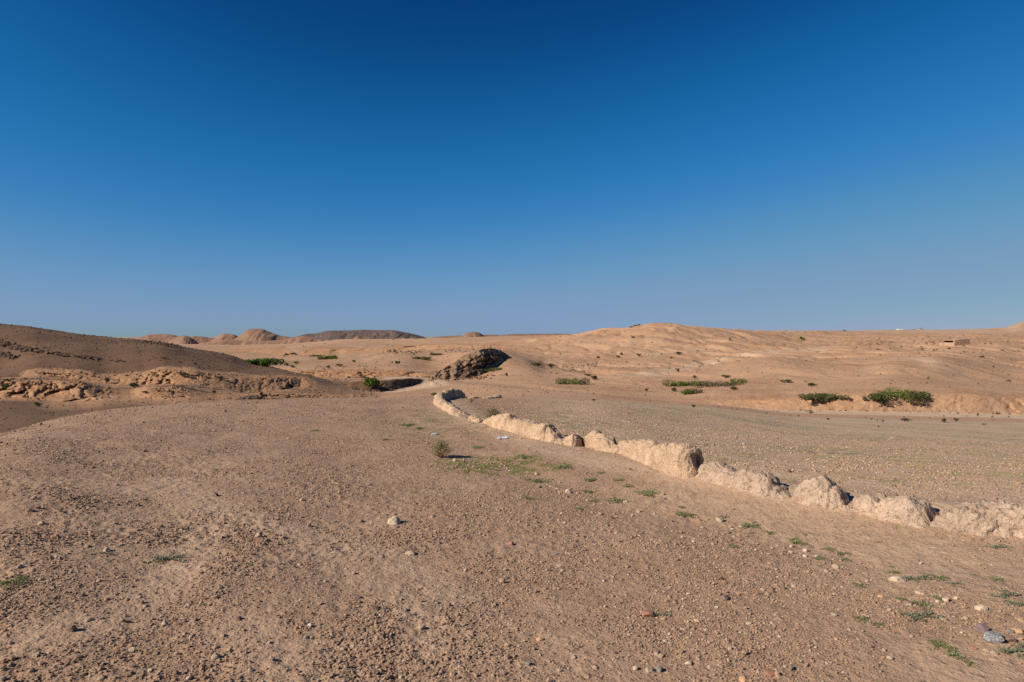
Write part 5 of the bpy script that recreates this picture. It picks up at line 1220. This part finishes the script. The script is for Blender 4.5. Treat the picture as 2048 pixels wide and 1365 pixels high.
for i, (px, py, w, v, lab) in enumerate(WL):
    X, Y, Z = ground_at(px, py, 2.5, 40); k = Y / F_PX
    t = empty('weed', (X, Y, Z - 0.002), label=lab, category='weed', group='weeds creeping over the gravel')
    s = w * k * 0.72
    t.scale = (s, s * 1.15, s * 1.1); t.rotation_euler = (0, 0, (i * 1.3) % 6.28 if v < 4 else 0.2 * (i % 3))
    lv, tw = WEEDS[v]
    link('leaves', lv, t, kind='stuff'); link('stems', tw, t)

# ------------------------------------------------------------------ loose stones one can pick out
SHAPES = []
for i in range(7):
    P, Fc = rock_shape(60 + i, 3, 0.30, 12, 0.72)
    SHAPES.append((P, Fc))
SMESH = {}
def stone(px, py, w, mat, label, v=0, hw=0.62, group=None, rot=None):
    key = (v % 7, mat)
    if key not in SMESH:
        P, Fc = SHAPES[v % 7]
        SMESH[key] = mesh_np('stone', P, Fc, M[mat], smooth=False)
        SMESH[key].polygons.foreach_set('use_smooth', np.full(len(Fc), mat in ('tan', 'orange') and v % 2 == 0))
    X, Y, Z = ground_at(px, py, 2.5, 60); k = Y / F_PX; W = w * k
    o = link('stone', SMESH[key], None, label=label, category='stone', group=group)
    o.scale = (W * 0.56, W * 0.48, W * 0.56 * hw / 0.72)
    o.rotation_euler = (rng.uniform(-.15, .15), rng.uniform(-.15, .15), rng.uniform(0, 6.28) if rot is None else rot)
    o.location = (X, Y + W * 0.3, Z + W * 0.56 * hw * 0.30)
    return o
BIG = [
 (787, 1050, 27, 'cream', 'pale cream rock, brightest on the open gravel', 0, .66), (820, 1112, 21, 'tan', 'tan boulder casting a dark shadow, below the pale cream rock', 1, .6), (1299, 1236, 26, 'red', 'reddish brown stone with a weed behind it', 2, .6),
 (1022, 1091, 12, 'red', 'small brick red stone alone on the gravel', 3, .8), (722, 1046, 10, 'brown', 'small brown stone next to the pale cream rock', 4, .9), (1800, 1166, 32, 'cream', 'smooth pale boulder half hidden by a bluish weed', 5, .45),
 (1996, 1286, 42, 'marble', 'grey and white veined rock, largest near the frame corner', 6, .5), (1971, 1266, 26, 'purple', 'purple brown stone above the veined rock', 1, .8), (2024, 1284, 24, 'brown', 'dark brown stone against the veined rock', 3, .6), (2041, 1268, 22, 'orange', 'orange tan stone at the frame edge by the veined rock', 4, .5), (2026, 1268, 14, 'grey', 'small grey stone wedged above the veined rock', 5, .6),
 (1967, 1222, 24, 'cream', 'cream flat stone on the dust above the veined rock', 0, .45), (1895, 1205, 14, 'cream', 'angular cream stone at the end of a weed', 2, .8), (1763, 1196, 12, 'orange', 'pinkish stone near the pale boulder', 3, .5), (1822, 1210, 17, 'purple', 'flat purple stone between two weeds', 4, .5), (1846, 1226, 21, 'brown', 'rounded brown stone above the longest weed', 5, .6), (1839, 1189, 12, 'cream', 'cream stone above the flat purple stone', 6, .6),
 (1138, 987, 14, 'cream', 'rounded tan boulder of the drainage line', 1, .85), (1440, 1046, 17, 'tan', 'knobbly tan stone under a weed in the drainage line', 2, .8), (1221, 1038, 15, 'brown', 'flat brown slab below the drainage line', 3, .25), (1252, 1006, 11, 'cream', 'flat cream stone in the drainage line', 4, .5),
 (1612, 1104, 13, 'cream', 'cream stone below the widest weed', 5, .5), (1674, 1138, 15, 'tan', 'tan stone last in the row of drainage stones', 6, .7), (1636, 1116, 11, 'cream', 'cream stone with a weed growing round it', 0, .5), (1611, 1115, 10, 'cream', 'cream stone just under another one', 1, .6), (1585, 1108, 9, 'cream', 'small cream stone left of two cream ones', 2, .6),
 (1547, 1187, 11, 'brown', 'small dark stone on the plain gravel', 3, .7), (1299, 1346, 17, 'tan', 'greenish tan stone in a row of three at the bottom', 4, .75), (1319, 1344, 14, 'grey', 'dark grey stone in a row of three at the bottom', 5, .9), (1272, 1342, 13, 'cream', 'pale stone in a row of three at the bottom', 6, .7),
 (1378, 1332, 15, 'cream', 'pale grey stone past the row of three', 0, .6), (1491, 1364, 22, 'orange', 'pinkish stone cut by the bottom edge', 1, .5), (1544, 1353, 26, 'red', 'flat pinkish slab near the bottom edge', 2, .3), (1498, 1250, 13, 'cream', 'cream flat stone on mid gravel', 3, .4), (1672, 1234, 14, 'tan', 'dull tan stone sunk in gravel', 4, .5), (1782, 1320, 12, 'cream', 'cream stone near the bottom, before the dusty strip', 5, .6),
 (1395, 1245, 11, 'cream', 'cream stone right of the reddish brown stone', 6, .5), (1435, 1218, 9, 'white', 'small white stone on mid gravel', 0, .5), (1080, 1283, 14, 'orange', 'orange stone alone in the lower gravel', 1, .7), (843, 1261, 15, 'tan', 'tan stone with a deep shadow in the lower gravel', 2, .7),
 (619, 1256, 11, 'white', 'small white angular stone on the trodden ground', 3, .9), (1110, 1111, 9, 'grey', 'blue grey pebble beyond the small red stone', 4, .7), (746, 1224, 24, 'brown', 'flat brown clod in rough gravel', 5, .45), (1056, 1331, 13, 'grey', 'grey stone among the coarse bottom gravel', 6, .6),
 (212, 1104, 13, 'cream', 'cream stone above a weed on rough ground', 0, .8), (38, 1137, 12, 'tan', 'round tan stone near the frame side', 1, .9), (448, 1077, 14, 'tan', 'tan stone with a shadow, first of a pair by the track', 2, .7), (516, 1075, 15, 'tan', 'tan stone with a shadow, second of a pair by the track', 3, .75), (107, 1077, 13, 'orange', 'orange tan angular stone on rough ground', 4, .6), (180, 1075, 12, 'tan', 'tan stone right of the orange one on rough ground', 5, .6),
 (173, 1245, 15, 'tan', 'tan stone with shadow low on the rough ground', 6, .6), (328, 1253, 14, 'cream', 'cream stone low on the rough ground', 0, .8), (248, 1278, 15, 'tan', 'thin pale slab tilted on the rough ground', 1, .35), (262, 1307, 14, 'cream', 'cream stone under the thin pale slab', 2, .9), (429, 1320, 15, 'tan', 'tan boulder with a black shadow near the bottom', 3, .85), (72, 1312, 15, 'tan', 'greenish slab stone near the bottom', 4, .5), (141, 1264, 17, 'brown', 'dark clod standing beside smooth dust', 5, .9),
 (124, 909, 8, 'cream', 'small cream stone near the mound edge', 6, .7), (182, 937, 12, 'brown', 'dark flat stone near the mound edge', 0, .35), (58, 1024, 15, 'brown', 'dark stone first of a pair on the slope', 1, .6), (73, 1018, 11, 'brown', 'dark stone second of a pair on the slope', 2, .6), (80, 1051, 14, 'tan', 'tan stone with long shadow below the dark pair', 3, .65), (429, 994, 13, 'brown', 'brown lump where two faint tracks part', 4, .8),
 (304, 954, 7, 'brown', 'small dark lump on the upper mound', 5, 1), (1073, 951, 9, 'tan', 'tan pebble at the lower lip of the green patch', 6, .7), (910, 923, 9, 'cream', 'cream stone right below the dry straw bush', 0, .8), (926, 926, 8, 'brown', 'brown stone by the green patch', 1, .7), (1078, 976, 11, 'tan', 'flat tan stone in the drainage line', 2, .5), (1129, 1047 - 0, 8, 'cream', 'cream stone on the middle gravel', 3, .4),
]
for (px, py, w, mat, lab, v, hw) in BIG: stone(px, py, w, mat, lab, v, hw)
SM = [(302, 954, 6), (232, 972, 9), (273, 1012, 10), (270, 1043, 9), (603, 1003, 11), (288, 904, 8), (173, 1096, 11), (475, 1243, 14), (117, 1330, 10), (199, 1363, 13), (368, 1271, 10), (536, 1189, 8), (322, 1237, 10), (538, 1289, 9), (546, 1322, 10), (429, 1298, 12), (211, 1318, 11),
      (707, 1244, 9), (754, 1278, 10), (662, 1326, 11), (777, 1359, 14), (802, 1360, 11), (919, 1348, 10), (853, 1341, 10), (1148, 1319, 11), (1158, 1297, 10), (1160, 1170, 8), (802, 1201, 7), (990, 1213, 10), (918, 1176, 7), (691, 1140, 7), (738, 1242, 8), (716, 1198, 12), (1277, 1025, 9), (1078, 977, 8), (1400, 1043, 8), (1406, 1057, 8), (1394, 1023, 7), (1457, 1067, 9), (1466, 1062, 9), (1653, 1145, 10), (1330, 1000, 7), (1310, 1030, 8), (1345, 1045, 8), (1480, 1082, 8), (1515, 1090, 7), (1545, 1098, 8), (1700, 1152, 9), (1735, 1165, 8), (1935, 1240, 12), (1905, 1250, 10), (1885, 1240, 10), (1900, 1232, 9), (1950, 1300, 12), (1990, 1312, 14), (1975, 1306, 12), (2010, 1245, 9), (1780, 1222, 8), (1825, 1275, 9), (1750, 1287, 9), (1700, 1262, 8), (1620, 1290, 9), (1590, 1262, 8), (1460, 1300, 10), (1420, 1338, 11), (1230, 1310, 10), (1190, 1340, 12), (1120, 1345, 11), (1010, 1352, 12), (960, 1310, 9), (890, 1290, 9), (590, 1345, 10), (640, 1300, 8), (500, 1345, 12), (350, 1350, 12), (300, 1345, 10), (60, 1345, 12), (20, 1290, 11), (25, 1230, 9), (95, 1210, 9), (150, 1190, 8), (290, 1215, 9), (440, 1160, 8), (560, 1130, 8), (650, 1165, 8), (720, 1100, 7), (860, 1060, 7), (960, 1070, 7), (1240, 1120, 8), (1350, 1150, 8), (1110, 1180, 7), (1210, 1215, 8), (1040, 1235, 8), (1330, 1285, 9)]
smats = ['tan', 'tan', 'brown', 'cream', 'tan', 'purple', 'tan', 'brown', 'red']
for i, (px, py, w) in enumerate(SM):
    stone(px, py, w, smats[i % 9], 'small loose stone lying among the gravel of the mound, one of many alike', i, 0.65, 'small loose stones among the gravel')

# ------------------------------------------------------------------ litter
M['white_film'] = plain('white_plastic', (0.78, 0.80, 0.84), 0.35); M['blue_pet'] = plain('pale_blue_plastic', (0.42, 0.60, 0.66), 0.2); M['green_cap'] = plain('green_cap', (0.02, 0.14, 0.08), 0.4); M['label'] = plain('bottle_label', (0.62, 0.72, 0.78), 0.5)
def lathe(name, prof, mat, parent=None, k=20, crush=0.0, **kw):
    V = []; n = len(prof)
    for i, (x, r) in enumerate(prof):
        for j in range(k):
            a = 2 * math.pi * j / k
            rr = r * 0.62 * (1 + crush * math.sin(3 * a + i * 1.1))
            V.append((x, rr * math.cos(a), rr * math.sin(a) * (1 - crush)))
    ii = np.arange(n * k).reshape(n, k)
    Fq = np.stack([ii[:-1], np.roll(ii[:-1], -1, 1), np.roll(ii[1:], -1, 1), ii[1:]], -1).reshape(-1, 4)
    me = mesh_np(name, np.array(V), [Fq, ii[0][None, ::-1], ii[-1][None, :]], mat)
    return link(name, me, parent, **kw)
bx, by, bz = ground_at(870, 871, 5, 40)
bot = empty('plastic_bottle', (bx, by, bz + 0.018), label='pale blue plastic bottle with a green cap lying on the mound', category='bottle')
bot.rotation_euler = (0.3, 0, 0.25)
q = 13.5 * by / F_PX
lathe('body', [(-0.5 * q, 0.012), (-0.48 * q, 0.028), (-0.40 * q, 0.030), (-0.3 * q, 0.027), (-0.2 * q, 0.030), (0.0, 0.028), (0.1 * q, 0.030), (0.22 * q, 0.029), (0.32 * q, 0.018), (0.36 * q, 0.012), (0.42 * q, 0.012)], M['blue_pet'], bot, crush=0.08)
lathe('wrapper', [(-0.2 * q, 0.0318), (-0.18 * q, 0.0322), (0.08 * q, 0.0318), (0.1 * q, 0.0312)], M['label'], bot, crush=0.08)
lathe('cap', [(0.42 * q, 0.015), (0.425 * q, 0.0165), (0.52 * q, 0.0165), (0.53 * q, 0.014)], M['green_cap'], bot)
px_, py_, pz_ = ground_at(1005, 879, 5, 40)
kk_ = py_ / F_PX
nx, ny = 46, 22
uu, vv = np.meshgrid(np.linspace(-1, 1, nx), np.linspace(-1, 1, ny), indexing='ij')
wdt = (0.30 + 0.7 * np.abs(uu + 0.1) ** 0.8) * (1 - 0.25 * uu ** 2)
X = uu * 10.5 * kk_; Y = vv * 3.4 * kk_ * wdt * 1.8 + uu * 2.5 * kk_ * 2
Zb = 0.012 + 0.022 * (1 - vv ** 2) * (0.6 + 0.5 * np.abs(np.sin(uu * 5 + 1))) + 0.016 * fbm(uu * 6, vv * 4, 3, 901) + 0.02 * np.abs(ridged(uu * 4, vv * 3, 2, 905) - 0.5)
ii = np.arange(nx * ny).reshape(nx, ny)
me = mesh_np('plastic_bag', np.stack([X, Y, Zb], -1).reshape(-1, 3), np.stack([ii[:-1, :-1], ii[1:, :-1], ii[1:, 1:], ii[:-1, 1:]], -1).reshape(-1, 4), M['white_film'], smooth=False)
bag = link('plastic_bag', me, None, label='crumpled white plastic scrap lying before the long low wall', category='plastic bag')
bag.location = (px_, py_, pz_); bag.modifiers.new('thickness', 'SOLIDIFY').thickness = 0.004

# ------------------------------------------------------------------ gravel, clods and weeds nobody could count
def cloud(name, label, pos, scale, rotz, tone, source):
    me = bpy.data.meshes.new(name)
    me.vertices.add(len(pos)); me.vertices.foreach_set('co', np.asarray(pos, np.float32).ravel())
    set_attr(me, 'scl', scale, typ='FLOAT_VECTOR'); set_attr(me, 'rot', rotz, typ='FLOAT_VECTOR'); set_attr(me, 'tone', tone)
    o = link(name, me, None, label=label, kind='stuff')
    ng = bpy.data.node_groups.new(name, 'GeometryNodeTree')
    ng.interface.new_socket('Geometry', in_out='INPUT', socket_type='NodeSocketGeometry')
    ng.interface.new_socket('Geometry', in_out='OUTPUT', socket_type='NodeSocketGeometry')
    gi = ng.nodes.new('NodeGroupInput'); go = ng.nodes.new('NodeGroupOutput')
    ip = ng.nodes.new('GeometryNodeInstanceOnPoints'); ip.inputs['Pick Instance'].default_value = True
    ng.links.new(gi.outputs[0], ip.inputs['Points'])
    ng.links.new(source(ng), ip.inputs['Instance'])
    rv = ng.nodes.new('FunctionNodeRandomValue'); rv.data_type = 'INT'; rv.inputs['Min'].default_value = 0; rv.inputs['Max'].default_value = 4
    ng.links.new(rv.outputs[2], ip.inputs['Instance Index'])
    for an, sk in (('scl', 'Scale'), ('rot', 'Rotation')):
        na = ng.nodes.new('GeometryNodeInputNamedAttribute'); na.data_type = 'FLOAT_VECTOR'; na.inputs['Name'].default_value = an
        ng.links.new(na.outputs['Attribute'], ip.inputs[sk])
    ng.links.new(ip.outputs[0], go.inputs[0])
    md = o.modifiers.new('scatter', 'NODES'); md.node_group = ng
    return o
def pebble_source(ng):
    join = ng.nodes.new('GeometryNodeJoinGeometry')
    for i in range(5):
        icn = ng.nodes.new('GeometryNodeMeshIcoSphere'); icn.inputs['Radius'].default_value = 1; icn.inputs['Subdivisions'].default_value = 2
        sp = ng.nodes.new('GeometryNodeSetPosition')
        nt_ = ng.nodes.new('ShaderNodeTexNoise'); nt_.noise_dimensions = '4D'; nt_.inputs['W'].default_value = i * 3.7 + 1; nt_.inputs['Scale'].default_value = 0.9; nt_.inputs['Detail'].default_value = 2
        sub = ng.nodes.new('ShaderNodeVectorMath'); sub.operation = 'SUBTRACT'; sub.inputs[1].default_value = (0.5, 0.5, 0.5)
        scl = ng.nodes.new('ShaderNodeVectorMath'); scl.operation = 'SCALE'; scl.inputs['Scale'].default_value = 1.7
        ng.links.new(nt_.outputs['Color'], sub.inputs[0]); ng.links.new(sub.outputs[0], scl.inputs[0])
        ng.links.new(icn.outputs['Mesh'], sp.inputs['Geometry']); ng.links.new(scl.outputs[0], sp.inputs['Offset'])
        ss = ng.nodes.new('GeometryNodeSetShadeSmooth'); ss.inputs['Shade Smooth'].default_value = False
        ng.links.new(sp.outputs[0], ss.inputs[0])
        sm = ng.nodes.new('GeometryNodeSetMaterial'); sm.inputs['Material'].default_value = M['gravel']
        ng.links.new(ss.outputs[0], sm.inputs[0])
        gti = ng.nodes.new('GeometryNodeGeometryToInstance')
        ng.links.new(sm.outputs[0], gti.inputs[0]); ng.links.new(gti.outputs[0], join.inputs[0])
    return join.outputs[0]
PALETTE = np.array([(0.36, 0.235, 0.150), (0.42, 0.285, 0.19), (0.30, 0.19, 0.125), (0.52, 0.40, 0.29), (0.19, 0.135, 0.105), (0.15, 0.12, 0.11), (0.62, 0.50, 0.38), (0.34, 0.185, 0.12), (0.24, 0.22, 0.20), (0.50, 0.31, 0.17)])
PW = np.array([.27, .20, .16, .09, .08, .05, .04, .05, .03, .03]); PW /= PW.sum()
def trod(X, D):
    out = np.ones(len(X))
    for P, w in TRACKS: out = np.minimum(out, 0.15 + 0.85 * sstep(seg_dist(X, D, P)[0] / w, 0.3, 1.3))
    return out
def gravel(n, d0, d1, x0, x1, smin, smax, tail, seed, power=1.0, thr=(-0.35, 0.35), keep=None, pw=PW, sharp=2.2):
    r = np.random.default_rng(seed)
    D = d0 + (d1 - d0) * r.uniform(0, 1, n) ** power
    px = r.uniform(x0, x1, n)
    X = (px - CX) / F_PX * D
    dens = sstep(fbm(X / 0.9, D / 0.9, 4, 341) * -1 + 0.35 * fbm(X / 3, D / 3, 2, 77), *thr) * 0.9 + 0.1
    dens = dens * trod(X, D)
    if keep is not None: dens = dens * keep(X, D, px)
    m = r.uniform(0, 1, n) < dens
    X, D = X[m], D[m]; n = len(X)
    s = smin + (smax - smin) * r.uniform(0, 1, n) ** tail
    s = s * np.where(r.uniform(0, 1, n) < 0.01, 1.7, 1)
    sc = s[:, None] * np.stack([r.uniform(0.75, 1.3, n), r.uniform(0.65, 1.1, n), r.uniform(0.45, 0.85, n)], -1)
    Z = np.concatenate([terrain_z(X[i:i + 60000], D[i:i + 60000]) for i in range(0, n, 60000)]) + sc[:, 2] * r.uniform(0.1, 0.7, n)
    col = PALETTE[r.choice(len(PALETTE), n, p=pw)] * r.uniform(0.85, 1.15, (n, 1)); col = col * 0.68 + np.array((0.36, 0.232, 0.148)) * 0.32; col = col * 0.88
    rot = np.stack([r.normal(0, 0.3, n), r.normal(0, 0.3, n), r.uniform(0, 6.28, n)], -1)
    return np.stack([X, D, Z], -1), sc, rot, np.concatenate([col, np.ones((n, 1))], -1)
def offwall(X, D, px):
    w, s, t = seg_dist(X, D, WALL_LINE)
    return np.where(w < 0.10, 0, np.where(w < 0.7, 0.35, 1.0))
PALEW = np.array([.20, .28, .04, .24, .02, .01, .10, .02, .01, .08]); PALEW /= PALEW.sum()
sets = [
 gravel(95000, 3.0, 6.0, -90, 2140, .0026, .0085, 2.6, 1, 0.85, keep=offwall),
 gravel(3600, 3.0, 6.5, -90, 2140, .008, .017, 2.0, 2, 0.85, (-.1, .3), keep=offwall),
 gravel(105000, 6.0, 12.0, -90, 2140, 0.0040, .0100, 2.6, 3, 0.9, keep=offwall),
 gravel(3000, 6.0, 12.0, -90, 2140, .011, .022, 2.0, 4, 0.9, (-.1, .3), keep=offwall),
 gravel(70000, 12.0, 26.0, -90, 2140, 0.0065, .0145, 2.2, 5, 0.9, keep=offwall),
 gravel(1500, 12.0, 26.0, -90, 2140, .016, .030, 2.0, 6, 0.9, keep=offwall),
 # the stonier field beyond the wall
 gravel(34000, 9.0, 60.0, 930, 2140, 0.009, .021, 1.8, 7, 1.5, keep=lambda X, D, px: (seg_dist(X, D, WALL_LINE)[1] > 0) * offwall(X, D, px) * (1 - 0.7 * sstep(px, 1500, 1900)), pw=PALEW),
 # little line of washed stones
 gravel(5000, 5.0, 13.0, 900, 2100, .006, .022, 2.0, 8, 1.0, keep=lambda X, D, px: np.exp(-((np.abs(seg_dist(X, D, WALL_LINE)[0] - 1.5)) / 0.28) ** 2) * (seg_dist(X, D, WALL_LINE)[1] < 0), pw=PALEW),
]
# clods: rough ground near the camera at the left
sets.append(gravel(22000, 3.0, 7.0, -90, 1150, .006, .014, 2.0, 9, 0.8, keep=lambda X, D, px: sstep(fbm(X / 1.3, D / 1.3, 3, 131), -0.25, 0.35) * (1 - sstep(px, 700, 1150)), pw=np.array([.4, .2, .3, 0, .1, 0, 0, 0, 0, 0])))
cloud('gravel', 'loose gravel and clods covering the mound and the stony field', *[np.concatenate([s[i] for s in sets]) for i in range(4)], pebble_source)
# low weeds in the stony field and the green patch
def sprig_source(mat):
    def f(ng):
        join = ng.nodes.new('GeometryNodeJoinGeometry')
        for i in range(4):
            oi = ng.nodes.new('GeometryNodeObjectInfo')
            line = None
            me_ = SPRIGS[(mat, i)]
            # a sprig is a fan of blades grown from mesh primitives
            parts = ng.nodes.new('GeometryNodeJoinGeometry')
            ng.nodes.remove(oi)
            for b in range(7):
                cn = ng.nodes.new('GeometryNodeMeshCone'); cn.inputs['Vertices'].default_value = 3; cn.inputs['Radius Bottom'].default_value = 0.10; cn.inputs['Radius Top'].default_value = 0.0; cn.inputs['Depth'].default_value = 1.0
                tr = ng.nodes.new('GeometryNodeTransform')
                a = b * 0.9 + i; tilt = 0.75 + 0.45 * math.sin(b * 2.1 + i)
                tr.inputs['Rotation'].default_value = (0, tilt, a)
                tr.inputs['Translation'].default_value = (0.05 * math.cos(a), 0.05 * math.sin(a), 0)
                tr.inputs['Scale'].default_value = (1, 0.5, 0.8 + 0.3 * math.sin(b * 3.3 + i))
                ng.links.new(cn.outputs['Mesh'], tr.inputs['Geometry']); ng.links.new(tr.outputs[0], parts.inputs[0])
            sm = ng.nodes.new('GeometryNodeSetMaterial'); sm.inputs['Material'].default_value = M['sprig']
            ng.links.new(parts.outputs[0], sm.inputs[0])
            gti = ng.nodes.new('GeometryNodeGeometryToInstance'); ng.links.new(sm.outputs[0], gti.inputs[0]); ng.links.new(gti.outputs[0], join.inputs[0])
        return join.outputs[0]
    return f
SPRIGS = {('g', i): None for i in range(4)}
def sprig_mat():
    m, nt, b = new_mat('sprig', 0.6)
    at = nd(nt, 'ShaderNodeAttribute', attribute_name='tone', attribute_type='INSTANCER')
    nt.links.new(at.outputs['Color'], b.inputs['Base Color']); return m
M['sprig'] = sprig_mat()
def sprigs(n, d0, d1, x0, x1, s0, s1, seed, keep, power=1.0, cols=((0.14, 0.165, 0.06), (0.27, 0.26, 0.11))):
    r = np.random.default_rng(seed)
    D = d0 + (d1 - d0) * r.uniform(0, 1, n) ** power; px = r.uniform(x0, x1, n); X = (px - CX) / F_PX * D
    m = r.uniform(0, 1, n) < keep(X, D, px); X, D = X[m], D[m]; n = len(X)
    # each plant is a small huddle of blades
    Z = terrain_z(X, D)
    s = r.uniform(s0, s1, n)[:, None] * np.ones(3) * np.stack([r.uniform(.9, 1.6, n), r.uniform(.9, 1.6, n), r.uniform(.5, .9, n)], -1)
    t = r.uniform(0, 1, (n, 1)); col = np.array(cols[0]) * (1 - t) + np.array(cols[1]) * t
    rot = np.stack([np.zeros(n), np.zeros(n), r.uniform(0, 6.28, n)], -1)
    return np.stack([X, D, Z], -1), s, rot, np.concatenate([col, np.ones((n, 1))], -1)
def patch(cx, cy, rx, ry):
    c = ground_at(cx, cy, 4, 60); a = rx * c[1] / F_PX; b = ry
    return lambda X, D: np.exp(-(((X - c[0]) / a) ** 2 + ((D - c[1]) / b) ** 2) ** 1.5)
P1, P2, P3_, P4 = patch(955, 929, 75, 0.55), patch(1050, 931, 70, 0.5), patch(985, 943, 70, 0.3), patch(820, 858, 60, 2.0)
brk = lambda X, D, s, a=0.1, b=0.35: sstep(fbm(X / s, D / s, 3, 961), a, b)
right = lambda X, D: seg_dist(X, D, WALL_LINE)[1] > 0
gs = [
 sprigs(30000, 8.5, 11.5, 860, 1180, .010, .026, 1, lambda X, D, px: np.clip(P1(X, D) + P2(X, D) + P3_(X, D), 0, 1) * brk(X, D, 0.22, -0.15, 0.2), cols=((0.16, 0.20, 0.06), (0.30, 0.30, 0.11))),
 sprigs(12000, 10, 20, 580, 1000, .012, .028, 2, lambda X, D, px: 0.6 * (1 - np.clip(np.abs(px - 830) / 180, 0, 1)) * brk(X, D, 0.5)),
 sprigs(60000, 8, 55, 1250, 2140, .014, .036, 3, lambda X, D, px: 0.9 * right(X, D) * brk(X, D, 0.8, -0.05, 0.3) * sstep(seg_dist(X, D, WALL_LINE)[0], 0.4, 1.5), 1.3, ((0.17, 0.185, 0.07), (0.33, 0.31, 0.14))),
 sprigs(24000, 12, 50, 930, 1350, .014, .034, 4, lambda X, D, px: 0.55 * right(X, D) * brk(X, D, 0.6, 0.0, 0.3), 1.3, ((0.16, 0.155, 0.065), (0.29, 0.25, 0.11))),
 sprigs(14000, 6.0, 11, 950, 1900, .007, .019, 5, lambda X, D, px: 0.8 * (1 - right(X, D)) * brk(X, D, 0.25, 0.15, 0.35) * np.exp(-((seg_dist(X, D, WALL_LINE)[0] - 1.2) / 0.7) ** 2)),
]
cloud('low_weeds', 'small low weeds scattered thinly over the gravel and the stony field', *[np.concatenate([s[i] for s in gs]) for i in range(4)], sprig_source('g'))
